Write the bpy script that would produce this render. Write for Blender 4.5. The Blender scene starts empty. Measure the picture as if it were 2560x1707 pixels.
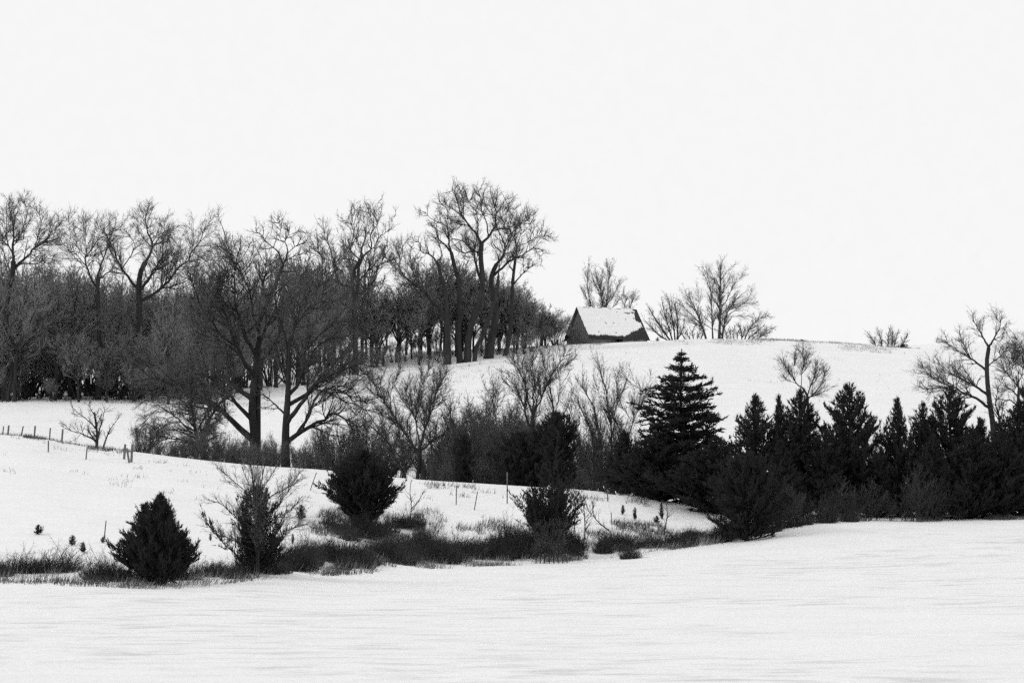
import bpy, math
import numpy as np

# ---------------------------------------------------------------- camera, sky, sun, exposure
IW, IH = 2560.0, 1707.0
LENS = 85.0
F = IW * LENS / 36.0                 # focal length in photo pixels
VH = 1250.0                          # eye level row
PITCH = math.atan((VH - IH / 2) / F)
CAMZ = 4.2

scene = bpy.context.scene
cam_d = bpy.data.cameras.new('camera')
cam = bpy.data.objects.new('camera', cam_d)
scene.collection.objects.link(cam)
cam.location = (0, 0, CAMZ)
cam.rotation_euler = (math.pi / 2 + PITCH, 0, 0)
cam_d.lens = LENS
cam_d.sensor_width = 36.0
cam_d.clip_start = 0.5
cam_d.clip_end = 20000
scene.camera = cam

SUN_EL, SUN_AZ = math.radians(35), math.radians(250)   # veiled low sun from the left, a little behind the camera
world = bpy.data.worlds.new('World')
scene.world = world
world.use_nodes = True
wn, wl = world.node_tree.nodes, world.node_tree.links
wn.clear()
sky = wn.new('ShaderNodeTexSky')
sky.sky_type = 'NISHITA'
sky.sun_disc = False
sky.sun_elevation = SUN_EL
sky.sun_rotation = SUN_AZ
bw = wn.new('ShaderNodeRGBToBW')
mixw = wn.new('ShaderNodeMix')
mixw.data_type = 'RGBA'
mixw.inputs[0].default_value = 0.97                    # share of even cloud veil over the clear sky
mixw.inputs[7].default_value = (9.45, 9.45, 9.45, 1)
bg = wn.new('ShaderNodeBackground')
bg.inputs['Strength'].default_value = 0.1
wo = wn.new('ShaderNodeOutputWorld')
wl.new(sky.outputs[0], bw.inputs[0])
wl.new(bw.outputs[0], mixw.inputs[6])
cl = wn.new('ShaderNodeTexNoise')                      # faint mottling of the cloud veil
cl.inputs['Scale'].default_value = 150
cl.inputs['Detail'].default_value = 6
cl.inputs['Roughness'].default_value = 0.7
clr = wn.new('ShaderNodeValToRGB')
clr.color_ramp.elements[0].position = 0.3
clr.color_ramp.elements[1].position = 0.7
clr.color_ramp.elements[0].color = (0.985, 0.985, 0.985, 1)
clr.color_ramp.elements[1].color = (1.01, 1.01, 1.01, 1)
clm = wn.new('ShaderNodeMix')
clm.data_type = 'RGBA'
clm.blend_type = 'MULTIPLY'
clm.inputs[0].default_value = 1
wtc = wn.new('ShaderNodeTexCoord')
wl.new(wtc.outputs['Generated'], cl.inputs['Vector'])
wl.new(cl.outputs[0], clr.inputs[0])
wl.new(mixw.outputs[2], clm.inputs[6])
wl.new(clr.outputs[0], clm.inputs[7])
wl.new(clm.outputs[2], bg.inputs['Color'])
wl.new(bg.outputs[0], wo.inputs['Surface'])

sun_d = bpy.data.lights.new('sun', 'SUN')
sun_d.energy = 0.9
sun_d.angle = math.radians(14)
sun = bpy.data.objects.new('sun', sun_d)
scene.collection.objects.link(sun)
from mathutils import Vector
sv = Vector((math.sin(SUN_AZ) * math.cos(SUN_EL), math.cos(SUN_AZ) * math.cos(SUN_EL), math.sin(SUN_EL)))
sun.rotation_euler = sv.to_track_quat('Z', 'Y').to_euler()
sun.location = (0, -20, 60)

scene.view_settings.view_transform = 'Standard'
scene.view_settings.look = 'None'
scene.view_settings.exposure = 0.0
scene.view_settings.gamma = 1.0
scene.render.engine = 'CYCLES'
scene.cycles.use_denoising = False
scene.cycles.max_bounces = 5
scene.cycles.diffuse_bounces = 3
scene.cycles.filter_width = 1.45
scene.cycles.use_adaptive_sampling = True
scene.cycles.adaptive_threshold = 0.045
scene.cycles.adaptive_min_samples = 24

# ---------------------------------------------------------------- helpers
COL = scene.collection

def new_mesh(name, V, faces, smooth=False):
    """V [n,3]; faces: list of int arrays [m,k]"""
    me = bpy.data.meshes.new(name)
    V = np.asarray(V, dtype=np.float32)
    me.vertices.add(len(V))
    me.vertices.foreach_set('co', V.ravel())
    nl = sum(f.size for f in faces)
    npo = sum(len(f) for f in faces)
    me.loops.add(nl)
    me.polygons.add(npo)
    me.loops.foreach_set('vertex_index', np.concatenate([f.ravel() for f in faces]).astype(np.int32))
    tot = np.concatenate([np.full(len(f), f.shape[1], np.int32) for f in faces])
    start = np.concatenate([[0], np.cumsum(tot)[:-1]]).astype(np.int32)
    me.polygons.foreach_set('loop_start', start)
    if smooth:
        me.polygons.foreach_set('use_smooth', np.ones(npo, bool))
    me.update(calc_edges=True)
    return me

def link(name, me, mat, parent=None, loc=None):
    o = bpy.data.objects.new(name, me)
    COL.objects.link(o)
    if mat and not me.materials:
        me.materials.append(mat)
    if parent:
        o.parent = parent
    if loc is not None:
        o.location = loc
    return o

def tag(o, label=None, cat=None, group=None, kind=None):
    if label: o['label'] = label
    if cat: o['category'] = cat
    if group: o['group'] = group
    if kind: o['kind'] = kind
    return o

def root(name, loc, label, cat, group=None):
    o = bpy.data.objects.new(name, None)
    o.empty_display_size = 0.3
    COL.objects.link(o)
    o.location = loc
    return tag(o, label, cat, group)

def copy_tree(src, loc, rz, scale, label, group=None):
    c = src.copy()
    COL.objects.link(c)
    c.location = loc
    c.rotation_euler = (0, 0, rz)
    c.scale = scale
    c['label'] = label
    if group: c['group'] = group
    for ch in src.children:
        d = ch.copy()
        COL.objects.link(d)
        d.parent = c
        for g in ch.children:
            e = g.copy()
            COL.objects.link(e)
            e.parent = d
    return c

def ray(u, v):
    xc = (np.asarray(u, float) - IW / 2) / F
    yc = (IH / 2 - np.asarray(v, float)) / F
    dy = math.cos(PITCH) - yc * math.sin(PITCH)
    dz = math.sin(PITCH) + yc * math.cos(PITCH)
    return xc / dy, dz / dy

def PX(u, v, Y):
    a, b = ray(u, v)
    return np.stack([a * Y, np.broadcast_to(Y, np.shape(a)) + 0.0 * a, CAMZ + b * Y], -1)

def vrow(z, Y):
    """photo row of a point at height z and forward distance Y"""
    t = np.arctan2(z - CAMZ, Y) - PITCH
    return IH / 2 - F * np.tan(t)

def tubes(P, R, sides, close_tip=True):
    """P [n,k,3], R [n,k] -> verts, quads"""
    n, k, _ = P.shape
    T = np.gradient(P, axis=1) if k > 2 else np.repeat(P[:, 1:] - P[:, :1], k, 1)
    T /= np.linalg.norm(T, axis=2, keepdims=True) + 1e-9
    ref = np.tile(np.array([0.31, 0.83, 0.17]), (n, 1))
    Tm = T.mean(1)
    bad = np.abs((Tm * ref).sum(1)) > 0.8 * (np.linalg.norm(Tm, axis=1) * np.linalg.norm(ref, axis=1) + 1e-9)
    ref[bad] = (0.9, -0.1, 0.3)
    A = np.cross(T, ref[:, None, :])
    A /= np.linalg.norm(A, axis=2, keepdims=True) + 1e-9
    B = np.cross(T, A)
    ang = np.arange(sides) * 2 * np.pi / sides
    V = (P[:, :, None, :] + R[:, :, None, None] *
         (np.cos(ang)[None, None, :, None] * A[:, :, None, :] + np.sin(ang)[None, None, :, None] * B[:, :, None, :]))
    idx = np.arange(n * k * sides).reshape(n, k, sides)
    a = idx[:, :-1, :]
    b = np.roll(a, -1, 2)
    d = idx[:, 1:, :]
    c = np.roll(d, -1, 2)
    return V.reshape(-1, 3), np.stack([a, b, c, d], -1).reshape(-1, 4)

def spikes(P0, P1, W, rng):
    """thin three-sided pyramids from P0 to P1, base radius W"""
    n = len(P0)
    D = P1 - P0
    D = D / (np.linalg.norm(D, axis=1, keepdims=True) + 1e-9)
    Q = rng.normal(size=(n, 3))
    A = np.cross(D, Q); A /= np.linalg.norm(A, axis=1, keepdims=True) + 1e-9
    B = np.cross(D, A)
    V = np.empty((n, 4, 3))
    for j in range(3):
        g = j * 2 * np.pi / 3
        V[:, j] = P0 + W[:, None] * (math.cos(g) * A + math.sin(g) * B)
    V[:, 3] = P1
    i = np.arange(n) * 4
    Fc = np.concatenate([np.stack([i, i + 1, i + 3], 1), np.stack([i + 1, i + 2, i + 3], 1), np.stack([i + 2, i, i + 3], 1)])
    return V.reshape(-1, 3), Fc

def merge(parts):
    Vs, Fs, o = [], {}, 0
    for V, Fc in parts:
        Vs.append(V)
        Fs.setdefault(Fc.shape[1], []).append(Fc + o)
        o += len(V)
    return np.concatenate(Vs), [np.concatenate(f) for f in Fs.values()]

def box(x0, x1, y0, y1, z0, z1):
    V = np.array([[x, y, z] for z in (z0, z1) for y in (y0, y1) for x in (x0, x1)], float)
    Fc = np.array([[0, 2, 3, 1], [4, 5, 7, 6], [0, 1, 5, 4], [2, 6, 7, 3], [0, 4, 6, 2], [1, 3, 7, 5]])
    return V, Fc

# ---------------------------------------------------------------- materials
def mat_noise(name, c0, c1, scale, rough=0.9, bump=0.0, bscale=None, stretch=(1, 1, 1), detail=4):
    m = bpy.data.materials.new(name)
    m.use_nodes = True
    n, l = m.node_tree.nodes, m.node_tree.links
    p = n['Principled BSDF']
    p.inputs['Roughness'].default_value = rough
    p.inputs['Specular IOR Level'].default_value = 0.2
    tc = n.new('ShaderNodeTexCoord')
    mp = n.new('ShaderNodeMapping')
    mp.inputs['Scale'].default_value = stretch
    l.new(tc.outputs['Object'], mp.inputs[0])
    t = n.new('ShaderNodeTexNoise')
    t.inputs['Scale'].default_value = scale
    t.inputs['Detail'].default_value = detail
    l.new(mp.outputs[0], t.inputs['Vector'])
    r = n.new('ShaderNodeValToRGB')
    r.color_ramp.elements[0].position = 0.3
    r.color_ramp.elements[1].position = 0.7
    r.color_ramp.elements[0].color = (c0, c0, c0, 1)
    r.color_ramp.elements[1].color = (c1, c1, c1, 1)
    l.new(t.outputs[0], r.inputs[0])
    l.new(r.outputs[0], p.inputs['Base Color'])
    if bump:
        b = n.new('ShaderNodeBump')
        b.inputs['Strength'].default_value = bump
        b.inputs['Distance'].default_value = 0.05
        t2 = n.new('ShaderNodeTexNoise')
        t2.inputs['Scale'].default_value = bscale or scale * 4
        l.new(mp.outputs[0], t2.inputs['Vector'])
        l.new(t2.outputs[0], b.inputs['Height'])
        l.new(b.outputs[0], p.inputs['Normal'])
    return m

M_bark = mat_noise('bark', 0.020, 0.042, 2.5, bump=0.5, stretch=(1, 1, 0.25))
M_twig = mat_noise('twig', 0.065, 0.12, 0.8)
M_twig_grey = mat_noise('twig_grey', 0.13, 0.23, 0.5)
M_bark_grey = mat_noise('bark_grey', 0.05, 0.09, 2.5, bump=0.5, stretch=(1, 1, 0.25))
M_boards_hazed = mat_noise('hazed_boards', 0.5, 0.62, 3.0)  # far shed walls and roof: distance haze painted in as a lighter colour
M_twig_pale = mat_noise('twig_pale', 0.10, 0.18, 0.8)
M_cedar = mat_noise('cedar_foliage', 0.010, 0.023, 2.2, rough=0.8)
M_grass = mat_noise('dry_grass', 0.045, 0.11, 0.6)
M_grass_pale = mat_noise('dry_grass_pale', 0.2, 0.34, 0.6)
M_brush = mat_noise('brush', 0.025, 0.06, 1.2)
M_brush2 = mat_noise('brush_grey', 0.03, 0.07, 1.2)
M_post = mat_noise('weathered_post', 0.10, 0.18, 6, bump=0.3, stretch=(1, 1, 0.2))
M_steel = mat_noise('fence_wire', 0.12, 0.2, 4, rough=0.6)
M_barn = mat_noise('barn_boards', 0.07, 0.15, 3.0, bump=0.4, stretch=(6, 6, 0.5))
M_roof = mat_noise('roof_shingle', 0.03, 0.065, 5.0, bump=0.6, stretch=(3, 1, 1))
M_dark = mat_noise('dark_wood', 0.02, 0.04, 4.0)

def snow_material(name, ground=True):
    m = bpy.data.materials.new(name)
    m.use_nodes = True
    n, l = m.node_tree.nodes, m.node_tree.links
    p = n['Principled BSDF']
    p.inputs['Roughness'].default_value = 0.75
    p.inputs['Specular IOR Level'].default_value = 0.15
    tc = n.new('ShaderNodeTexCoord')
    def noise(scale, stretch, detail=5, rough=0.55):
        mp = n.new('ShaderNodeMapping')
        mp.inputs['Scale'].default_value = stretch
        mp.inputs['Rotation'].default_value = (0, 0, math.radians(-7))
        l.new(tc.outputs['Object'], mp.inputs[0])
        t = n.new('ShaderNodeTexNoise')
        t.inputs['Scale'].default_value = scale
        t.inputs['Detail'].default_value = detail
        t.inputs['Roughness'].default_value = rough
        l.new(mp.outputs[0], t.inputs['Vector'])
        return t
    def ramp(src, p0, p1, c0, c1):
        r = n.new('ShaderNodeValToRGB')
        r.color_ramp.elements[0].position = p0
        r.color_ramp.elements[1].position = p1
        r.color_ramp.elements[0].color = (c0, c0, c0, 1)
        r.color_ramp.elements[1].color = (c1, c1, c1, 1)
        l.new(src, r.inputs[0])
        return r
    def mul(a, b):
        x = n.new('ShaderNodeMix')
        x.data_type = 'RGBA'; x.blend_type = 'MULTIPLY'
        x.inputs[0].default_value = 1
        l.new(a, x.inputs[6]); l.new(b, x.inputs[7])
        return x.outputs[2]
    if ground:
        # wind-packed streaks with stubble just under the crust, broken into patches
        sep = n.new('ShaderNodeSeparateXYZ')
        l.new(tc.outputs['Object'], sep.inputs[0])
        fld = n.new('ShaderNodeMapRange')                 # the ploughed field ends at the brush band
        fld.inputs[1].default_value = 106; fld.inputs[2].default_value = 118
        fld.inputs[3].default_value = 1.0; fld.inputs[4].default_value = 0.25
        mx_ = n.new('ShaderNodeMath'); mx_.operation = 'MULTIPLY_ADD'
        mx_.inputs[1].default_value = -1.2
        l.new(sep.outputs[0], mx_.inputs[0]); l.new(sep.outputs[1], mx_.inputs[2])
        l.new(mx_.outputs[0], fld.inputs[0])
        st = ramp(noise(1.0, (0.42, 1.0, 0.3), 6, 0.62).outputs[0], 0.48, 0.66, 0.0, 1.0)
        pa = ramp(noise(0.5, (0.12, 0.2, 0.2), 3).outputs[0], 0.36, 0.58, 0.0, 1.0)
        m1 = n.new('ShaderNodeMath'); m1.operation = 'MULTIPLY'
        l.new(st.outputs[0], m1.inputs[0]); l.new(pa.outputs[0], m1.inputs[1])
        m2 = n.new('ShaderNodeMath'); m2.operation = 'MULTIPLY'
        l.new(m1.outputs[0], m2.inputs[0]); l.new(fld.outputs[0], m2.inputs[1])
        s1 = ramp(m2.outputs[0], 0.0, 1.0, 1.0, 0.73)
        s2 = ramp(noise(0.35, (0.6, 1.0, 0.5), 4).outputs[0], 0.3, 0.6, 0.96, 1.0)
        g = ramp(noise(7.0, (0.8, 0.5, 1), 4, 0.85).outputs[0], 0.3, 0.7, 0.86, 1.0)
        c = n.new('ShaderNodeRGB'); c.outputs[0].default_value = (0.86, 0.86, 0.86, 1)
        l.new(mul(mul(mul(c.outputs[0], s1.outputs[0]), s2.outputs[0]), g.outputs[0]), p.inputs['Base Color'])
        hb = noise(1.0, (0.25, 1.1, 0.6), 6)
    else:
        g = ramp(noise(3.0, (1, 1, 1), 5, 0.7).outputs[0], 0.25, 0.6, 0.78, 0.86)
        l.new(g.outputs[0], p.inputs['Base Color'])
        hb = noise(4.0, (1, 1, 1), 5)
    b = n.new('ShaderNodeBump')
    b.inputs['Strength'].default_value = 0.35
    b.inputs['Distance'].default_value = 0.12
    l.new(hb.outputs[0], b.inputs['Height'])
    l.new(b.outputs[0], p.inputs['Normal'])
    return m

M_snow = snow_material('snow')
M_roofsnow = snow_material('roof_snow', False)

# ---------------------------------------------------------------- the land
def K(*uv):
    a = np.array(uv, float).reshape(-1, 2)
    return a[:, 0], a[:, 1]

EDGE_V = K(-2500, 1440, 0, 1450, 250, 1458, 400, 1468, 520, 1458, 650, 1441, 900, 1428, 1150, 1412, 1400, 1398, 1600, 1385, 1800, 1362,
           1880, 1345, 1950, 1322, 2050, 1308, 2150, 1303, 2350, 1300, 2560, 1297, 5000, 1290)
EDGE_Y = K(-2500, 108, 0, 101, 400, 98, 650, 104, 900, 114, 1150, 124, 1400, 130, 1600, 134, 1800, 138, 1950, 143, 2150, 147, 2560, 150, 5000, 155)
CR_V = K(-2500, 1060, -400, 1075, 0, 1086, 100, 1095, 190, 1114, 255, 1122, 345, 1130, 443, 1143, 552, 1155, 726, 1169, 819, 1178, 1008, 1196, 1174, 1203,
         1337, 1214, 1404, 1218, 1523, 1228, 1604, 1242, 1668, 1255, 1765, 1268, 1850, 1280, 2000, 1284, 2560, 1278, 5000, 1270)
CR_Y = K(-2500, 172, 0, 168, 400, 166, 900, 162, 1400, 158, 1800, 155, 2150, 158, 2560, 161, 5000, 165)
L5_V = K(-2500, 1000, 0, 1008, 400, 1006, 650, 1010, 900, 1000, 1150, 985, 1400, 985, 1600, 990, 1800, 1010, 2150, 1040, 2560, 1050, 5000, 1050)
L6_V = K(-2500, 950, 0, 962, 400, 955, 650, 942, 900, 924, 1150, 910, 1290, 900, 1400, 886, 1600, 882, 1800, 885, 2150, 908, 2560, 925, 5000, 940)
L7_V = K(-2500, 920, 0, 930, 400, 925, 650, 908, 900, 890, 1150, 878, 1300, 871, 1420, 866, 1640, 857, 1780, 850, 1950, 852, 2100, 860, 2260, 872, 2350, 877, 2560, 887, 5000, 920)
L9_V = K(-2500, 1020, 0, 1010, 1600, 985, 1900, 930, 2100, 895, 2260, 878, 2350, 871, 2560, 869, 5000, 865)

def sm(u, kv):
    # piecewise linear softened over +-40 px
    return (np.interp(u - 36, *kv) + 2 * np.interp(u, *kv) + np.interp(u + 36, *kv)) / 4

_rs = np.random.RandomState(5)
_N = _rs.rand(256, 256)
def vnoise(x, y):
    xi = np.floor(x).astype(int); yi = np.floor(y).astype(int)
    fx = x - xi; fy = y - yi
    fx = fx * fx * (3 - 2 * fx); fy = fy * fy * (3 - 2 * fy)
    g = lambda a, b: _N[a % 256, b % 256]
    return ((g(xi, yi) * (1 - fx) + g(xi + 1, yi) * fx) * (1 - fy) + (g(xi, yi + 1) * (1 - fx) + g(xi + 1, yi + 1) * fx) * fy) - 0.5

def pchip(XS, ZS, x):
    """XS, ZS [m, n] increasing in m; x [n]"""
    h = np.diff(XS, axis=0)
    d = np.diff(ZS, axis=0) / h
    m = np.zeros_like(ZS)
    w1 = 2 * h[1:] + h[:-1]; w2 = h[1:] + 2 * h[:-1]
    same = d[1:] * d[:-1] > 0
    with np.errstate(divide='ignore', invalid='ignore'):
        hm = (w1 + w2) / (w1 / d[:-1] + w2 / d[1:])
    m[1:-1] = np.where(same, hm, 0)
    m[0] = d[0]; m[-1] = d[-1]
    n = XS.shape[1]
    k = np.clip((XS <= x[None]).sum(0) - 1, 0, XS.shape[0] - 2)
    j = np.arange(n)
    hh = h[k, j]; t = np.clip((x - XS[k, j]) / hh, 0, 1)
    z0, z1, m0, m1 = ZS[k, j], ZS[k + 1, j], m[k, j], m[k + 1, j]
    return ((2 * t**3 - 3 * t**2 + 1) * z0 + (t**3 - 2 * t**2 + t) * hh * m0 + (-2 * t**3 + 3 * t**2) * z1 + (t**3 - t**2) * hh * m1)

def ground(x, Y):
    x = np.atleast_1d(np.asarray(x, float)); Y = np.atleast_1d(np.asarray(Y, float))
    x, Y = np.broadcast_arrays(x, Y)
    shp = x.shape
    x = x.ravel(); Y = Y.ravel()
    u = IW / 2 + F * x / np.maximum(Y, 20.0) * 0.998
    u = np.clip(u, -2400, 4900)
    n = len(u)
    def zz(Yv, v):
        return CAMZ + Yv * ray(u, v)[1]
    ye, yc = sm(u, EDGE_Y), sm(u, CR_Y)
    ze, zc = zz(ye, sm(u, EDGE_V)), zz(yc, sm(u, CR_V))
    c = np.ones(n)
    XS = np.stack([-400 * c, 30 * c, 58 * c, 0.84 * ye, ye, yc, 192 * c, 258 * c, 328 * c, 356 * c, 450 * c, 900 * c, 1700 * c, 8000 * c])
    zf = np.interp(u, [-2500, 300, 900, 1500, 2000, 2560, 5000], [.35, .35, .42, .62, .95, 1.35, 2.0])
    ZS = np.stack([0 * c, 0 * c, 0.12 + 0.1 * zf, zf, ze, zc, zc - 0.9, zz(258 * c, sm(u, L5_V)), zz(328 * c, sm(u, L6_V)),
                   zz(356 * c, sm(u, L7_V)), zz(356 * c, sm(u, L7_V)) - 1.0, zz(900 * c, sm(u, L9_V)), 22 * c, 10 * c])
    z = pchip(XS, ZS, Y)
    far = np.clip((Y - 60) / 60, 0.25, 1)
    z = z + 0.30 * far * vnoise(x / 13 + 7, Y / 13) + 0.12 * far * vnoise(x / 4.1, Y / 4.1 + 3)
    # low wind drifts running across the field
    z = z + 0.045 * np.clip((115 - Y) / 40, 0, 1) * (vnoise(x / 9 + 0.03 * Y, Y / 2.3 + 11) + 0.5 * vnoise(x / 4 + 0.02 * Y, Y / 1.1 + 3))
    return z.reshape(shp)

def gz(x, Y):
    return float(ground(x, Y)[0])

def at_u(u, Y):
    """ground point in photo column u at forward distance Y"""
    x = (u - IW / 2) / F * Y / 0.998
    return np.array([x, Y, gz(x, Y)])

def at_uv(u, v, Y0=60.0, Y1=360.0):
    """ground point that shows at photo pixel (u, v): nearest hit along the column"""
    Ys = np.arange(Y0, Y1, 0.25)
    x = (u - IW / 2) / F * Ys / 0.998
    rows = vrow(ground(x, Ys), Ys)
    hit = np.nonzero(rows <= v)[0]
    i = hit[0] if len(hit) else int(np.argmin(np.abs(rows - v)))
    return np.array([x[i], Ys[i], gz(x[i], Ys[i])])

ys = np.concatenate([np.arange(-60, 40, 6), np.arange(40, 120, 0.7), np.arange(120, 200, 0.9), np.arange(200, 380, 1.8),
                     np.arange(380, 1000, 14), np.geomspace(1000, 8000, 26)])
xs = np.concatenate([-np.geomspace(5000, 130, 24)[:-1], np.arange(-130, -48, 3), np.arange(-48, 48.1, 0.9), np.arange(51, 130, 3), np.geomspace(130, 5000, 24)])
GX, GY = np.meshgrid(xs, ys)
GZ = ground(GX, GY)
ny, nx = GX.shape
gi = np.arange(ny * nx).reshape(ny, nx)
gf = np.stack([gi[:-1, :-1], gi[:-1, 1:], gi[1:, 1:], gi[1:, :-1]], -1).reshape(-1, 4)
tag(link('snowy_ground', new_mesh('snowy_ground', np.stack([GX, GY, GZ], -1).reshape(-1, 3), [gf], True), M_snow),
    'snow covered field and hillside', None, None, 'structure')

# ---------------------------------------------------------------- bare trees
def plen(P):
    return np.linalg.norm(np.diff(P, axis=1), axis=2).sum(1)

def spawn(P, R, rng, dens, lenf, lmin, lmax, ang=(30, 60), up=0.12, k=4, wig=0.18, t0=0.25, rf=0.6, rmin=0.006, taper=0.25, side=0.0):
    n, Kp, _ = P.shape
    L = plen(P)
    cnt = np.floor(L * dens + rng.rand(n)).astype(int)
    idx = np.repeat(np.arange(n), cnt)
    N = len(idx)
    t = t0 + (1 - t0) * rng.rand(N)
    f = t * (Kp - 1)
    i = np.minimum(f.astype(int), Kp - 2)
    w = (f - i)[:, None]
    pos = P[idx, i] * (1 - w) + P[idx, i + 1] * w
    tan = P[idx, i + 1] - P[idx, i]
    tan /= np.linalg.norm(tan, axis=1, keepdims=True) + 1e-9
    r0 = np.maximum((R[idx, i] * (1 - w[:, 0]) + R[idx, i + 1] * w[:, 0]) * rf, rmin)
    ln = np.clip(lenf * L[idx] * (1.15 - 0.7 * t) * (0.55 + 0.8 * rng.rand(N)), lmin, lmax * (0.7 + 0.5 * rng.rand(N)))
    q = rng.normal(size=(N, 3))
    perp = q - (q * tan).sum(1, keepdims=True) * tan
    perp /= np.linalg.norm(perp, axis=1, keepdims=True) + 1e-9
    a = np.radians(rng.uniform(ang[0], ang[1], N))[:, None]
    d = np.cos(a) * tan + np.sin(a) * perp
    out = np.empty((N, k, 3))
    out[:, 0] = pos
    p = pos
    for j in range(1, k):
        d = d + wig * rng.normal(size=(N, 3)) + up * np.array([0, 0, 1.0])
        d /= np.linalg.norm(d, axis=1, keepdims=True)
        p = p + d * (ln / (k - 1))[:, None]
        out[:, j] = p
    RR = r0[:, None] * np.linspace(1, taper, k)[None]
    return out, RR

def resample(pts, k):
    """smooth Catmull-Rom through pts, k points"""
    p = np.asarray(pts, float)
    if len(p) == 2:
        s = np.linspace(0, 1, k)[:, None]
        return p[0] * (1 - s) + p[1] * s
    q = np.vstack([2 * p[0] - p[1], p, 2 * p[-1] - p[-2]])
    dense = []
    for i in range(1, len(q) - 2):
        for s in np.linspace(0, 1, 10, endpoint=False):
            a, b, c, d = q[i - 1], q[i], q[i + 1], q[i + 2]
            dense.append(0.5 * ((2 * b) + (-a + c) * s + (2 * a - 5 * b + 4 * c - d) * s * s + (-a + 3 * b - 3 * c + d) * s**3))
    dense.append(p[-1])
    dense = np.array(dense)
    l = np.concatenate([[0], np.cumsum(np.linalg.norm(np.diff(dense, axis=0), axis=1))])
    s = np.linspace(0, l[-1], k)
    return np.stack([np.interp(s, l, dense[:, j]) for j in range(p.shape[1])], 1)

def crown_mesh(P, R, rng, sc=1.0, d2=1.1, d3=2.4, d4=4.2, up=0.10, tw=1.0, l2=(0.8, 4.2), ang2=(28, 62), t0=0.22, wig=0.13, l3=(0.5, 1.9), l4=(0.30, 0.95), split=False, b2=1.0):
    """three orders of branchlets on limbs P,R. sc: size of the tree relative to a 20 m one"""
    P2, R2 = spawn(P, R, rng, d2 / sc, 0.42, l2[0] * sc, l2[1] * sc, ang=ang2, up=up, k=6, wig=wig, t0=t0, rf=0.5, rmin=0.022 * tw * b2)
    R2 = np.minimum(R2, 0.07 * sc + 0.01)
    P3, R3 = spawn(P2, R2, rng, d3 / sc, 0.5, l3[0] * sc, l3[1] * sc, ang=(25, 60), up=up * 0.8, k=3, wig=wig, t0=0.12, rf=0.6, rmin=0.013 * tw * (0.5 + 0.5 * b2), taper=0.12)
    P4, R4 = spawn(P3, R3, rng, d4 / sc, 0.55, l4[0] * sc, l4[1] * sc, ang=(18, 55), up=0.12, k=2, wig=0.15, t0=0.05, rf=0.75, rmin=0.010 * tw, taper=0.3)
    P5, R5 = spawn(P2, R2, rng, 0.55 * d4 / sc, 0.2, l4[0] * sc, l4[1] * sc, ang=(20, 60), up=0.12, k=2, wig=0.15, t0=0.3, rf=0.5, rmin=0.010 * tw, taper=0.3)
    if split:
        return tubes(P2, R2, 4), merge([tubes(P3, R3, 3), spikes(P4[:, 0], P4[:, 1], np.minimum(R4[:, 0], 0.016 * tw), rng), spikes(P5[:, 0], P5[:, 1], np.minimum(R5[:, 0], 0.016 * tw), rng)])
    return merge([tubes(P2, R2, 3), tubes(P3, R3, 3), spikes(P4[:, 0], P4[:, 1], np.minimum(R4[:, 0], 0.016 * tw), rng), spikes(P5[:, 0], P5[:, 1], np.minimum(R5[:, 0], 0.016 * tw), rng)])

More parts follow.
